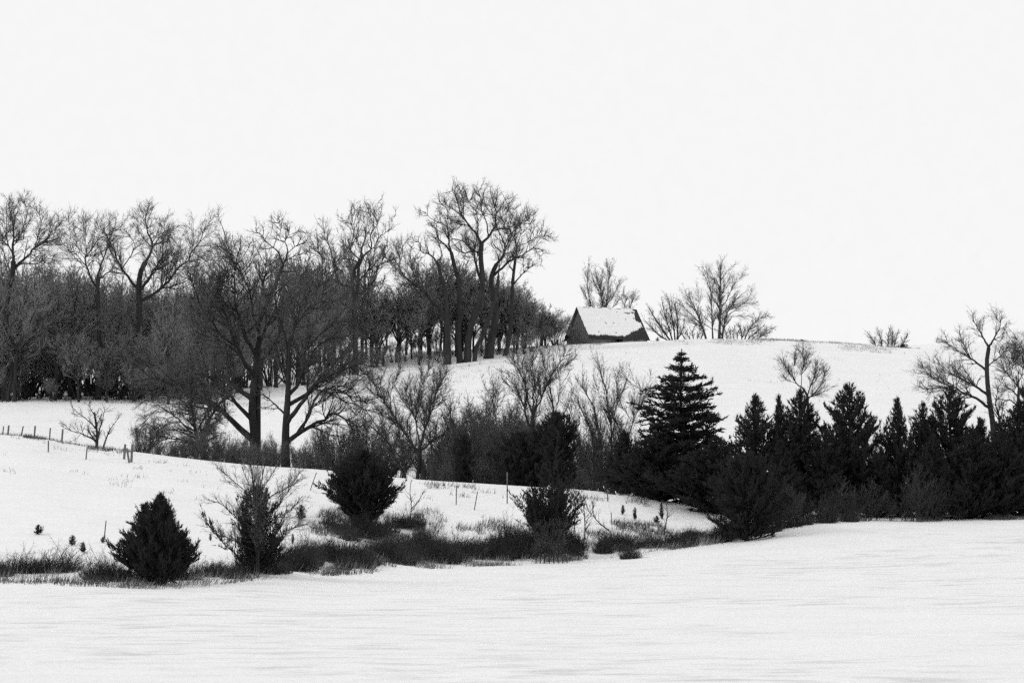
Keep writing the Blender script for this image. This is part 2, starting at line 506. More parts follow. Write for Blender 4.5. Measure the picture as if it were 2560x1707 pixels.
def traced(name, base_u, Y, trunks, limbs, label, seed, cat='tree', group=None, mat=None, twmat=None, base_v=None, spread=0.45, lf=0.66, **kw):
    """A bare tree whose main limbs follow the photograph. trunks: [(w0, w1, [(u,v)..])], limbs: [[(u,v)..]] each leaving the nearest earlier one."""
    rng = np.random.RandomState(seed)
    g = at_u(base_u, Y)
    r = root(name, g, label, cat, group)
    lines, rads = [], []
    KP = 15
    px = Y / F
    parts = []
    for w0, w1, pts in trunks:
        uv = np.array(pts, float)
        P = PX(uv[:, 0], uv[:, 1], Y)
        P[:, 1] += np.concatenate([[0], np.cumsum(rng.normal(size=len(P) - 1) * 0.12 * spread)])
        zg = gz(P[0, 0], Y)
        if P[0, 2] > zg - 0.15:
            P = np.vstack([[P[0, 0], P[0, 1], zg - 0.25], P])
        S = resample(P, KP)
        rad = np.linspace(w0 / 2 * px, w1 / 2 * px, KP)
        flare = np.exp(-np.linspace(0, 1, KP) * 12) * 0.35
        rad = rad * (1 + flare)
        lines.append(S); rads.append(rad); parts.append('trunk')
    for pts in limbs:
        uv = np.array(pts, float)
        P = PX(uv[:, 0], uv[:, 1], Y)
        best, bi, bk = 1e9, 0, 0
        for li, S in enumerate(lines):
            d = np.hypot(S[:, 0] - P[0, 0], S[:, 2] - P[0, 2])
            k_ = int(d.argmin())
            if d[k_] < best: best, bi, bk = d[k_], li, k_
        S0, r0 = lines[bi], rads[bi]
        seg = np.linalg.norm(np.diff(P[:, [0, 2]], axis=0), axis=1)
        ln = seg.sum()
        slope = rng.choice([-1, 1]) * rng.uniform(0.25, 1.0) * spread
        P[:, 1] = S0[bk, 1] + np.concatenate([[0], np.cumsum(seg * slope + rng.normal(size=len(seg)) * 0.08 * ln / len(seg))])
        P = np.vstack([S0[bk], P[0 if best > 0.05 + 2 * r0[bk] else 1:]])
        ra = min(r0[bk] * lf, 0.030 * ln + 0.03)
        S = resample(P, KP)
        S[1:-1] += rng.normal(size=(KP - 2, 3)) * ln * 0.006
        lines.append(S); rads.append(np.maximum(ra * (1 - 0.86 * np.linspace(0, 1, KP) ** 0.8), 0.016)); parts.append('limb')
    PP = np.array(lines) - g
    RR = np.array(rads)
    for i, nm in enumerate(parts):
        V, Fc = tubes(PP[i:i + 1], RR[i:i + 1], 7 if nm == 'trunk' else 5)
        link(nm, new_mesh(nm, V, [Fc], True), mat or M_bark, r)
    nt = len(trunks)
    if nt < len(lines):
        Pc = np.concatenate([PP[nt:], PP[:nt][:, KP // 2:][:, np.linspace(0, KP - KP // 2 - 1, KP).astype(int)] if False else PP[nt:][:0]])
        Rc = RR[nt:]
    else:
        Pc, Rc = PP, RR
    if kw.pop('trunk_twigs', False) and nt < len(lines):
        Pc, Rc = PP, RR
    if kw.get('sc', 1.0) >= 0.4 and not kw.pop('far', False):
        kw['d2'] *= 1.55; kw['d3'] *= 1.65; kw['d4'] *= 1.9
        kw.setdefault('l4', (0.6, 1.8))
        kw.setdefault('l3', (0.8, 2.5))
        kw.setdefault('l2', (1.0, 5.0))
        kw['d3'] *= 0.75; kw['d4'] *= 0.85
    kw.setdefault('b2', 1.25)
    (V, Fc), (V2, Fs) = crown_mesh(Pc, Rc, rng, split=True, **kw)
    if len(Fc) > 120:
        link('branches', new_mesh('branches', V, [Fc]), mat or M_bark, r)['kind'] = 'stuff'
    else:
        V2, Fs = merge([(V, Fc)] + [(V2, f) for f in Fs[:1]]) if len(Fs) == 1 else (np.vstack([V2, V]), [np.concatenate([f, Fc + len(V2)]) if f.shape[1] == 4 else f for f in Fs])
    link('crown', new_mesh('crown', V2, Fs), twmat or M_twig, r)
    return r

def bare_tree_parts(h, rng, style='tree'):
    """a generic bare tree at the origin: returns (trunk mesh data, crown mesh data)"""
    if style == 'tree':
        lean = rng.normal(size=2) * 0.05
        zt = np.array([-0.3, 0.1, 0.22, 0.36, 0.5, 0.66]) * h
        zt[0] = -0.3
        T = np.stack([lean[0] * zt + rng.normal(size=6) * 0.008 * h, lean[1] * zt + rng.normal(size=6) * 0.008 * h, zt], 1)
        T[0, :2] = T[1, :2] * 0.3
        T = resample(T, 12)[None]
        TR = np.linspace(0.016 * h, 0.008 * h, 12)[None]
        P1, R1 = spawn(T, TR, rng, 13.0 / plen(T)[0], 0.85, 0.3 * h, 0.55 * h, ang=(25, 60), up=0.16, k=9, wig=0.14, t0=0.3, rf=0.62, rmin=0.03)
        P1b, R1b = spawn(P1, R1, rng, 0.5 * 20 / h, 0.5, 0.1 * h, 0.28 * h, ang=(25, 55), up=0.1, k=9, wig=0.16, t0=0.25, rf=0.6, rmin=0.025)
        wood = merge([tubes(T, TR, 7), tubes(P1, R1, 5), tubes(P1b, R1b, 4)])
        Pa, Ra = np.concatenate([P1, P1b]), np.concatenate([R1, R1b])
    else:   # several stems from the ground
        ns = 11
        a = rng.rand(ns) * 2 * np.pi
        tilt = np.radians(rng.uniform(4, 38, ns))
        d = np.stack([np.cos(a) * np.sin(tilt), np.sin(a) * np.sin(tilt), np.cos(tilt)], 1)
        ln = h * rng.uniform(0.65, 1.0, ns)
        p = np.stack([np.cos(a), np.sin(a), 0 * a], 1) * 0.03 * h
        p[:, 2] = -0.2
        P = [p]
        for j in range(8):
            d = d + rng.normal(size=d.shape) * 0.09 + np.array([0, 0, 0.05])
            d /= np.linalg.norm(d, axis=1, keepdims=True)
            p = p + d * (ln / 8)[:, None]
            P.append(p)
        P1 = np.stack(P, 1)
        R1 = np.linspace(1, 0.25, 9)[None] * (0.012 * h * rng.uniform(0.6, 1.1, ns))[:, None]
        wood = merge([tubes(P1, R1, 5)])
        Pa, Ra = P1, R1
    return wood, Pa, Ra

def generic(name, h, seed, label, cat, style='tree', group=None, mat=None, twmat=None, **kw):
    rng = np.random.RandomState(seed)
    (V, Fs), Pa, Ra = bare_tree_parts(h, rng, style)
    r = root(name, (0, 0, 0), label, cat, group)
    link('trunk' if style == 'tree' else 'stems', new_mesh('trunk', V, Fs, True), mat or M_bark, r)
    Vc, Fc = crown_mesh(Pa, Ra, rng, **kw)
    link('crown', new_mesh('crown', Vc, Fc), twmat or M_twig, r)
    return r

# ---------------------------------------------------------------- evergreens
def cedar_parts(h, prof, rng, nb=150, ns=60, elev=(20, 60), tiers=0, spl=0.30, spw=0.035, droop=0.0, upb=0.45, rag=0.22):
    """prof: [(t, radius m)..]. boughs up the stem, each a plume of scale-leaf sprays"""
    pt, pr = np.array(prof, float).T
    t = (np.arange(nb) + rng.rand(nb)) / nb
    t = t ** 0.9
    if tiers:
        q = np.round(t * tiers) / tiers
        t = q + (t - q) * 0.3
    t = np.clip(t, 0.01, 0.97)
    az = np.arange(nb) * 2.39996 + rng.normal(size=nb) * 0.5
    el = np.radians(np.interp(t, [0, 1], elev) + rng.normal(size=nb) * (5 if tiers else 9))
    # lopsided growth: some sides fuller, some boughs much longer than their neighbours
    ph = rng.rand(3) * 6.28
    lop = 1 + 0.12 * np.sin(az + ph[0]) + 0.10 * np.sin(2 * az + 7 * t + ph[1]) + 0.10 * np.sin(3 * az - 11 * t + ph[2])
    Rr = np.interp(t, pt, pr) * lop * np.exp(rng.normal(size=nb) * rag * (1.2 - t))
    L = Rr / np.maximum(np.cos(el), 0.35)
    d = np.stack([np.cos(az) * np.cos(el), np.sin(az) * np.cos(el), np.sin(el)], 1)
    zb = t * h - np.sin(el) * L * 0.8
    zb = np.maximum(zb, 0.05 * h * rng.rand(nb) + 0.04)
    p = np.stack([0 * zb, 0 * zb, zb], 1)
    P = [p]
    for j in range(6):
        d = d + rng.normal(size=d.shape) * 0.07 + np.array([0, 0, 0.09 - droop])
        d /= np.linalg.norm(d, axis=1, keepdims=True)
        p = p + d * (L / 6)[:, None]
        P.append(p)
    P = np.stack(P, 1)
    R = np.linspace(1, 0.3, 7)[None] * (0.006 * h * (1.2 - t))[:, None] + 0.006
    zt = np.linspace(-0.25, h * 0.97, 9)
    T = np.stack([0.01 * h * np.sin(zt * 2.1 / h * 3), 0.008 * h * np.sin(zt * 3 / h), zt], 1)[None]
    TR = np.linspace(0.022 * h, 0.004 * h, 9)[None]
    # side shoots on the boughs
    if tiers:
        S, SR = spawn(P, R, rng, 3.2, 0.34, 0.2, 1.1, ang=(35, 65), up=0.0, k=4, wig=0.05, t0=0.2, rf=0.6)
        S[:, :, 2] = S[:, :1, 2] + (S[:, :, 2] - S[:, :1, 2]) * 0.3
    else:
        S, SR = spawn(P, R, rng, 3.0, 0.32, 0.18, 0.85, ang=(22, 50), up=0.16, k=4, wig=0.08, t0=0.25, rf=0.6)
    wood = merge([tubes(T, TR, 6), tubes(P, R, 3)])
    def sprays(Q, dens, wid, fan):
        n, Kq, _ = Q.shape
        Lq = plen(Q)
        cnt = np.maximum(3, (Lq * dens + rng.rand(n)).astype(int))
        idx = np.repeat(np.arange(n), cnt)
        N = len(idx)
        s = 0.06 + 0.94 * rng.rand(N) ** 0.85
        f = s * (Kq - 1)
        i = np.minimum(f.astype(int), Kq - 2)
        w = (f - i)[:, None]
        pos = Q[idx, i] * (1 - w) + Q[idx, i + 1] * w
        tan = Q[idx, i + 1] - Q[idx, i]
        tan /= np.linalg.norm(tan, axis=1, keepdims=True) + 1e-9
        pos = pos + rng.normal(size=(N, 3)) * wid * (1.1 - 0.7 * s)[:, None] * np.array([1, 1, 0.35 if tiers else 0.8])
        pos[:, 2] = np.maximum(pos[:, 2], 0.02)
        dd = tan * 1.0 + rng.normal(size=(N, 3)) * fan + np.array([0, 0, upb])
        dd /= np.linalg.norm(dd, axis=1, keepdims=True)
        top = np.clip(pos[:, 2] / h, 0, 1)
        ln = spl * rng.uniform(0.5, 1.35, N) * (1.1 - 0.4 * top)
        return spikes(pos, pos + dd * ln[:, None], spw * rng.uniform(0.7, 1.4, N) * (1.1 - 0.3 * top), rng)
    dens = ns * nb / max(plen(P).sum() + plen(S).sum(), 1)
    A = sprays(P, dens, 0.07, 0.45)
    B = sprays(S, dens, 0.045, 0.42)
    # leader sprays at the very top
    m = 70
    tz = h * (0.88 + 0.12 * rng.rand(m))
    tp = np.stack([rng.normal(size=m) * 0.02 * (1.02 * h - tz), rng.normal(size=m) * 0.02 * (1.02 * h - tz), tz], 1)
    td = rng.normal(size=(m, 3)) * 0.35 + np.array([0, 0, 0.9])
    C = spikes(tp, tp + td * spl * 0.6, np.full(m, spw * 0.8), rng)
    return wood, merge([A, B, C])

def cedar(name, h, prof, seed, label, cat='cedar', group=None, **kw):
    rng = np.random.RandomState(seed)
    (V, Fs), (Vc, Fc) = cedar_parts(h, prof, rng, **kw)
    r = root(name, (0, 0, 0), label, cat, group)
    link('trunk', new_mesh('trunk', V, Fs), M_bark, r)
    link('crown', new_mesh('crown', Vc, Fc), M_cedar, r)
    return r
#@@OBJECTS
R_ = np.random.RandomState(77)

# ---------------------------------------------------------------- the barn on the hilltop
def gable_building(name, cu, Yc, L, W, theta, eave, ridge, label, cat, snow_mask, over=0.35, door=None, base_drop=0.6, cell=0.12, MW=None, MR=None):
    MW = MW or M_barn
    MR = MR or M_roof
    c = at_u(cu, Yc)
    r = root(name, c, label, cat)
    r.rotation_euler = (0, 0, theta)
    hl, hw = L / 2, W / 2
    th = 0.12
    # long walls, the front one with a doorway
    z0 = -base_drop
    wz = eave + 0.10
    if door:
        d0, d1, dh = door
        link('wall', new_mesh('wall', *merge([box(-hl, d0, -hw, -hw + th, z0, wz), box(d1, hl, -hw, -hw + th, z0, wz),
                                              box(d0, d1, -hw + 0.003, -hw + th - 0.003, dh, wz - 0.003)])), MW, r)
        fr = link('door_frame', new_mesh('door_frame', *merge([box(d0 - 0.1, d0, -hw - 0.04, -hw - 0.002, z0, dh + 0.1), box(d1, d1 + 0.1, -hw - 0.04, -hw - 0.002, z0, dh + 0.1),
                                                               box(d0, d1, -hw - 0.037, -hw - 0.002, dh, dh + 0.1)])), M_dark, r)
    else:
        link('wall', new_mesh('wall', *merge([box(-hl, hl, -hw, -hw + th, z0, wz)])), MW, r)
    link('wall', new_mesh('wall', *merge([box(-hl, hl, hw - th, hw, z0, wz)])), MW, r)
    for s in (-1, 1):   # gable walls
        x0, x1 = (-hl + 0.004, -hl + th) if s < 0 else (hl - th, hl - 0.004)
        yy = hw - th - 0.002
        zr = wz + (ridge - eave) * (yy / hw) - 0.1
        prof = np.array([[-yy, z0], [yy, z0], [yy, wz], [0, zr], [-yy, wz]])
        V = np.array([[x0, a, b] for a, b in prof] + [[x1, a, b] for a, b in prof])
        n = 5
        quads = np.array([[i, (i + 1) % n, (i + 1) % n + n, i + n] for i in range(n)])
        link('gable_wall', new_mesh('gable_wall', V, [quads, np.array([[4, 3, 2, 1, 0]]), np.array([[5, 6, 7, 8, 9]])]), MW, r)
        # upright boards standing proud of the gable
        bs = []
        nbd = 11
        for k in range(nbd):
            ya, yb = -yy + 2 * yy * k / nbd + 0.02, -yy + 2 * yy * (k + 1) / nbd - 0.02
            ym = max(abs(ya), abs(yb))
            ztop = wz + (zr - wz) * (1 - ym / yy) - 0.03
            xo = (-hl - 0.025, -hl + 0.001) if s < 0 else (hl - 0.001, hl + 0.025)
            bs.append(box(xo[0] - 0.006 * (k % 2) * (s < 0), xo[1], ya, yb, z0, ztop))
        link('siding', new_mesh('siding', *merge(bs)), MW, r)
    # two roof slopes
    ex = over
    ang = math.atan2(ridge - eave, hw)
    sl = math.hypot(ridge - eave, hw) + 0.42
    for s in (-1, 1):
        dn = np.array([0, s * math.cos(ang), -math.sin(ang)])
        up = np.array([0, s * math.sin(ang), math.cos(ang)])
        top = np.array([0, 0, ridge + 0.16])
        Q = []
        for thk in (0, -0.1):
            for xx in (-hl - ex, hl + ex):
                for q in (0.0, sl):
                    Q.append(np.array([xx, 0, 0]) + top + dn * q + up * thk)
        V = np.array(Q)
        Fc = np.array([[0, 1, 3, 2], [4, 6, 7, 5], [0, 4, 5, 1], [2, 3, 7, 6], [0, 2, 6, 4], [1, 5, 7, 3]])
        ro = link('roof', new_mesh('roof', V, [Fc]), MR, r)
        # snow sheet with a ragged outline
        nxs, nts = int((L + 2 * ex) / cell), int(sl / cell)
        Sg, Tg = np.meshgrid((np.arange(nxs) + 0.5) / nxs, (np.arange(nts) + 0.5) / nts)
        keep = snow_mask(Sg, Tg, s)
        vi = np.arange((nts + 1) * (nxs + 1)).reshape(nts + 1, nxs + 1)
        Sv, Tv = np.meshgrid(np.arange(nxs + 1) / nxs, np.arange(nts + 1) / nts)
        jx = vnoise(Sv * 60, Tv * 40) * cell * 0.8
        jy = vnoise(Sv * 60 + 40, Tv * 40 + 9) * cell * 0.8
        xx = -hl - ex + Sv * (L + 2 * ex) + jx
        tt = Tv * sl + jy
        hgt = 0.09 + 0.05 * (vnoise(Sv * 14 + 3, Tv * 9) + 0.5)
        def pt(h):
            return (np.stack([xx, 0 * xx, 0 * xx], -1) + top + tt[..., None] * dn + h[..., None] * up).reshape(-1, 3)
        Vt, Vb = pt(hgt), pt(0 * hgt - 0.01)
        a, b, c_, d = vi[:-1, :-1], vi[:-1, 1:], vi[1:, 1:], vi[1:, :-1]
        off = vi.size
        fs = [np.stack([a, d, c_, b], -1)[keep]]
        kp = np.pad(keep, 1)
        for (sl_, e0, e1) in ((kp[:-2, 1:-1], a, b), (kp[2:, 1:-1], c_, d), (kp[1:-1, :-2], d, a), (kp[1:-1, 2:], b, c_)):
            mk = keep & ~sl_
            fs.append(np.stack([e0, e1, e1 + off, e0 + off], -1)[mk])
        link('roof_snow', new_mesh('roof_snow', np.vstack([Vt, Vb]), [np.concatenate(fs)], False), M_roofsnow, ro)
    return r

def barn_mask(S, T, s):
    n = vnoise(S * 34, T * 22) * 0.05 + vnoise(S * 90 + 5, T * 60) * 0.03
    if s > 0:
        return (S + n < 0.93) & (T + n < 0.9)
    lim = np.interp(T, [0, .12, .2, .3, .4, .47, .55, .62, .68, .74, .80, .86, .9, .94], [.915, .93, .90, .90, .905, .955, .955, .93, .88, .76, .71, .67, .60, .56])
    k = S + n < lim
    k &= T + n * 0.35 < 0.905 - 0.015 * (vnoise(S * 20, T * 0 + 2) > 0.1)
    k &= ~((T < 0.03) & (vnoise(S * 25, T * 0 + 8) > -0.1) & (S > .1) & (S < .8))
    for (a, b, ra, rb) in ((.37, .5, .008, .03), (.375, .53, .008, .025), (.5, .5, .012, .02), (.185, .81, .012, .02), (.20, .77, .018, .009), (.468, .815, .014, .022), (.73, .37, .011, .016),
                           (.81, .155, .055, .022), (.90, .13, .03, .03), (.885, .315, .03, .012), (.64, .13, .01, .018), (.56, .54, .01, .01)):
        k &= ((S - a + n * 0.2) / ra) ** 2 + ((T - b + n * 0.2) / rb) ** 2 > 1
    return k

BY = 357.0
bz = at_u(1517, BY)[2]
ridge_h = PX(1517., 769.5, BY)[2] - bz - 0.2
eave_h = PX(1548., 849., BY - 3)[2] - bz + 0.25
barn = gable_building('old_barn', 1517, BY, 9.7, 7.0, math.radians(29), eave_h, ridge_h,
                      'weathered old barn with a snow covered steep roof on the hilltop', 'barn', barn_mask, door=(-0.6, 0.5, 0.75), cell=0.1)

def shed_mask(S, T, s):
    return (T < 0.93) & (vnoise(S * 9, T * 9) < 0.36)
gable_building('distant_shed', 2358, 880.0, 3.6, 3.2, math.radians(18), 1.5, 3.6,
               'small snow dusted shed paled by haze far off on the skyline at right', 'shed', shed_mask, cell=0.3, MW=M_boards_hazed, MR=M_boards_hazed)

# ---------------------------------------------------------------- big traced trees
traced('cottonwood', 1168, 331, [
    (15, 9, [(1150, 917), (1147, 855), (1148, 759), (1147, 705), (1137, 670), (1128, 631)]),
    (18, 12, [(1167, 917), (1172, 839), (1182, 800), (1198, 759), (1206, 711), (1204, 670), (1201, 638), (1204, 609)]),
    (11, 7, [(1185, 917), (1191, 867), (1207, 839), (1220, 800), (1232, 765), (1243, 727), (1246, 689)])], [
    [(1128, 631), (1121, 593), (1118, 568), (1105, 555), (1077, 542), (1061, 523)],
    [(1118, 568), (1120, 539), (1116, 520), (1096, 504)],
    [(1130, 640), (1112, 612), (1096, 600), (1090, 575), (1078, 560)],
    [(1204, 609), (1191, 587), (1172, 561), (1156, 539), (1147, 517), (1140, 490), (1128, 474)],
    [(1204, 609), (1220, 593), (1236, 564), (1239, 529), (1231, 494), (1230, 470)],
    [(1206, 711), (1195, 682), (1188, 650), (1185, 628), (1172, 612), (1150, 596), (1128, 590)],
    [(1220, 593), (1218, 566), (1214, 548), (1204, 526), (1201, 488), (1192, 468)],
    [(1156, 539), (1158, 515), (1155, 490), (1147, 466)],
    [(1156, 539), (1135, 525), (1118, 515), (1108, 500)],
    [(1214, 548), (1196, 530), (1178, 516), (1168, 490), (1165, 470)],
    [(1201, 638), (1180, 630), (1160, 635), (1142, 622), (1130, 612)],
    [(1172, 561), (1150, 560), (1132, 548), (1118, 542)],
    [(1191, 587), (1195, 560), (1192, 540), (1186, 515)],
    [(1185, 628), (1186, 605), (1182, 590)],
    [(1246, 689), (1248, 655), (1240, 630), (1228, 615)]],
    'tallest broad crowned bare tree of the hilltop grove, its trunks rising together', 11, spread=0.5, sc=1.0, d2=1.25, d3=2.3, d4=3.6, tw=1.2, b2=1.9)

traced('cottonwood', 1221, 334, [
    (22, 11, [(1220, 902), (1230, 839), (1240, 791), (1236, 750), (1228, 710), (1230, 686), (1242, 660)])], [
    [(1242, 660), (1255, 644), (1263, 619), (1255, 593), (1242, 568), (1238, 545)],
    [(1232, 700), (1249, 676), (1271, 657), (1290, 647), (1313, 635), (1338, 623), (1367, 631)],
    [(1313, 635), (1319, 615), (1327, 593), (1325, 561), (1318, 545)],
    [(1263, 619), (1271, 587), (1300, 561), (1306, 545), (1330, 526)],
    [(1255, 606), (1262, 570), (1255, 540), (1262, 515), (1271, 490)],
    [(1338, 623), (1350, 640), (1356, 652)],
    [(1300, 561), (1312, 550), (1320, 530), (1318, 515)],
    [(1271, 587), (1285, 570), (1280, 545), (1290, 520)]],
    'thick leaning bare tree beside the tallest one, limbs reaching right toward the barn', 12, spread=0.5, d2=1.3, d3=2.3, d4=3.6, tw=1.2, b2=1.9)

traced('cottonwood', 1262, 336, [
    (11, 7, [(1260, 897), (1271, 855), (1278, 791), (1281, 721), (1284, 682), (1289, 644)])], [
    [(1289, 644), (1290, 615), (1277, 580), (1268, 558), (1262, 530)],
    [(1290, 615), (1319, 606), (1341, 593), (1373, 587)],
    [(1284, 682), (1272, 660), (1262, 640)],
    [(1341, 593), (1355, 575), (1360, 565)],
    [(1290, 615), (1300, 590), (1302, 570), (1296, 550)],
    [(1281, 721), (1300, 690), (1318, 672), (1335, 660)]],
    'slender bare tree at the right edge of the hilltop grove', 13, spread=0.5, d2=1.4, d3=2.3, d4=3.4, tw=1.2, b2=1.9)

traced('cottonwood', 1118, 330, [
    (18, 9, [(1118, 917), (1119, 823), (1113, 727), (1102, 692), (1096, 660)])], [
    [(1096, 660), (1077, 638), (1054, 631), (1051, 615), (1041, 600)],
    [(1054, 631), (1035, 622), (1022, 625)],
    [(1110, 707), (1128, 695), (1140, 680)],
    [(1094, 652), (1105, 638), (1099, 615), (1093, 600), (1085, 590)],
    [(1112, 775), (1096, 769), (1061, 733), (1032, 708), (1010, 692), (1000, 663), (1010, 638), (1008, 620)],
    [(1010, 692), (992, 668), (975, 655), (962, 640)],
    [(1032, 708), (1018, 680), (1022, 660)]],
    'bare tree at the left of the hilltop grove with a long limb leaning left', 14, spread=0.5, d2=1.2, d3=2.2, d4=3.4, tw=1.2, b2=1.9)

traced('walnut_tree', 887, 318, [
    (15, 12, [(888, 930), (888, 840), (886, 780), (886, 750)]),
    (8, 7, [(886, 752), (883, 738), (881, 702), (888, 671), (895, 658)]),
    (8, 8, [(887, 752), (892, 735), (896, 696), (896, 668), (904, 647)])], [
    [(895, 658), (897, 646), (881, 632), (874, 621), (878, 607), (883, 576), (883, 562), (875, 536), (871, 519)],
    [(878, 607), (889, 601), (897, 576), (893, 536), (891, 519)],
    [(883, 565), (865, 552), (854, 545), (852, 530)],
    [(904, 647), (911, 637), (928, 621), (925, 590), (934, 570), (930, 550), (921, 531), (920, 515)],
    [(928, 621), (940, 612), (948, 593), (944, 576), (942, 534), (947, 514)],
    [(948, 593), (968, 581), (984, 553), (988, 545)],
    [(906, 645), (902, 629), (914, 593), (913, 565), (908, 540)],
    [(890, 657), (881, 649), (858, 646), (851, 640), (851, 621)],
    [(899, 702), (917, 682), (937, 663), (941, 640), (944, 626)],
    [(906, 733), (940, 696), (945, 671), (956, 657), (984, 657), (1000, 672)],
    [(881, 724), (855, 713), (841, 691), (836, 657), (825, 620), (815, 595), (812, 575)],
    [(855, 713), (835, 700), (822, 670), (806, 640)],
    [(945, 671), (948, 650), (958, 635), (962, 610)],
    [(917, 682), (925, 660), (920, 640)]],
    'tall bare tree with two twin stems and curling top limbs, left of the hilltop grove', 15, spread=0.5, d2=1.15, d3=1.8, d4=2.6, tw=1.15, b2=1.9)

traced('oak_tree', 714, 184, [
    (26, 9, [(714, 1172), (713, 1113), (715, 1058), (718, 1018), (721, 963), (721, 909), (720, 868)])], [
    [(721, 909), (730, 860), (742, 822), (766, 791), (791, 773), (809, 763), (848, 765), (874, 755)],
    [(809, 763), (815, 745), (821, 715), (828, 695)],
    [(742, 822), (755, 775), (776, 740), (815, 706), (823, 679), (815, 655), (800, 630)],
    [(815, 706), (838, 680), (842, 655), (838, 628)],
    [(720, 868), (712, 830), (700, 790), (694, 750), (700, 720)],
    [(726, 990), (742, 963), (753, 928), (772, 890), (791, 860), (819, 841), (850, 838)],
    [(729, 1015), (759, 988), (778, 974), (794, 941), (813, 914), (851, 884), (873, 868), (905, 850)],
    [(726, 1053), (753, 1010), (783, 969), (813, 950), (851, 928), (879, 920), (906, 912), (940, 905)],
    [(726, 1102), (743, 1086), (767, 1072), (792, 1056), (813, 1053), (824, 1034), (846, 1037), (865, 1048), (906, 1072)],
    [(743, 1086), (767, 1039), (783, 996), (794, 977), (813, 969), (846, 971), (873, 996), (898, 1018), (917, 1037)],
    [(800, 974), (824, 966), (851, 962), (892, 985), (915, 1010)],
    [(704, 1034), (683, 1007), (664, 990), (645, 985)],
    [(713, 958), (694, 936), (683, 914), (676, 890)],
    [(772, 890), (768, 850), (780, 815), (800, 800)],
    [(794, 941), (830, 930), (850, 905)],
    [(721, 930), (700, 900), (690, 870), (672, 840)],
    [(721, 930), (760, 880), (800, 830), (840, 800), (880, 790)], [(851, 884), (890, 880), (930, 890)],
    [(766, 791), (770, 750), (765, 710), (755, 680)], [(720, 868), (735, 820), (730, 770), (740, 730), (750, 700)],
    [(783, 969), (830, 985), (870, 1010), (890, 1030)], [(879, 920), (900, 940), (930, 950), (950, 975)]],
    'big spreading oak with a dark clean trunk standing behind the snowy knoll crest', 16, spread=0.7, sc=0.85, d2=1.3, d3=2.3, d4=3.2, tw=0.95, wig=0.14, lf=0.76, b2=1.9)

traced('oak_tree', 635, 190, [
    (30, 13, [(634, 1165), (636, 1086), (631, 1031), (634, 977), (639, 922), (642, 882), (648, 841)]),
    (13, 7, [(648, 841), (655, 790), (672, 750), (685, 714), (703, 679), (708, 661)])], [
    [(708, 661), (697, 634), (684, 620), (664, 604), (658, 591), (644, 583)],
    [(708, 661), (719, 636), (719, 618), (715, 606), (725, 591), (729, 573)],
    [(715, 606), (707, 606), (704, 595), (707, 581), (705, 569), (693, 550)],
    [(710, 655), (742, 640), (766, 636), (775, 634)],
    [(719, 632), (746, 616), (776, 610), (791, 608)],
    [(705, 681), (733, 679), (750, 687), (774, 681)],
    [(725, 591), (745, 585), (755, 578)],
    [(642, 850), (636, 780), (633, 736), (629, 720), (617, 693), (611, 677), (593, 655), (588, 626), (584, 608), (578, 587)],
    [(617, 693), (606, 710), (600, 735)],
    [(650, 790), (664, 724), (670, 693), (674, 671), (660, 651), (655, 630)],
    [(634, 950), (615, 915), (600, 880), (578, 814), (568, 780), (563, 730), (566, 695), (580, 680)],
    [(578, 814), (560, 790), (545, 750), (540, 710)],
    [(625, 1094), (593, 1061), (566, 1037), (541, 1015), (525, 1001), (498, 985), (457, 963), (411, 952), (362, 960)],
    [(617, 1045), (590, 1007), (577, 988), (552, 963), (511, 936), (480, 920)],
    [(541, 1015), (520, 1030), (500, 1050)],
    [(672, 750), (700, 740), (720, 715), (735, 705)],
    [(642, 882), (615, 850), (600, 800), (590, 760)],
    [(640, 920), (670, 880), (690, 840), (700, 800), (705, 770)],
    [(634, 930), (590, 880), (540, 850), (490, 830), (450, 840)], [(600, 880), (555, 835), (520, 780), (500, 720), (495, 680)],
    [(640, 900), (610, 820), (600, 760), (605, 700), (615, 650)], [(645, 860), (680, 800), (720, 760), (750, 720), (775, 700)],
    [(578, 814), (540, 800), (505, 790), (470, 780)], [(617, 1000), (575, 960), (530, 930), (470, 900), (420, 905)]],
    'massive leaning oak with thick low limbs left of the clean trunked oak', 17, spread=0.7, sc=0.85, d2=1.3, d3=2.3, d4=3.3, tw=0.95, wig=0.14, lf=0.76, b2=1.9)

traced('crab_tree', 500, 181, [
    (11, 6, [(515, 1150), (497, 1120), (487, 1072), (481, 1039), (476, 996), (473, 963)]),
    (8, 6, [(505, 1140), (503, 1094), (517, 1058), (536, 1026), (549, 1007), (571, 990)])], [
    [(490, 1085), (470, 1069), (441, 1042), (408, 1018), (389, 1007), (367, 1001)],
    [(492, 1110), (443, 1097), (402, 1097), (370, 1116), (345, 1129)],
    [(408, 1018), (375, 1039), (348, 1072), (338, 1092)],
    [(476, 996), (455, 965), (440, 945)],
    [(473, 963), (480, 935), (476, 905)],
    [(441, 1042), (415, 1050), (390, 1070), (372, 1090)],
    [(517, 1058), (530, 1085), (550, 1105)],
    [(571, 990), (585, 965), (590, 940)],
    [(473, 975), (500, 950), (515, 920)]],
    'low bushy bare tree with drooping left branches beside the leaning oak', 18, spread=0.8, sc=0.5, d2=1.5, d3=2.4, d4=3.4, up=-0.05, tw=0.8, trunk_twigs=True)

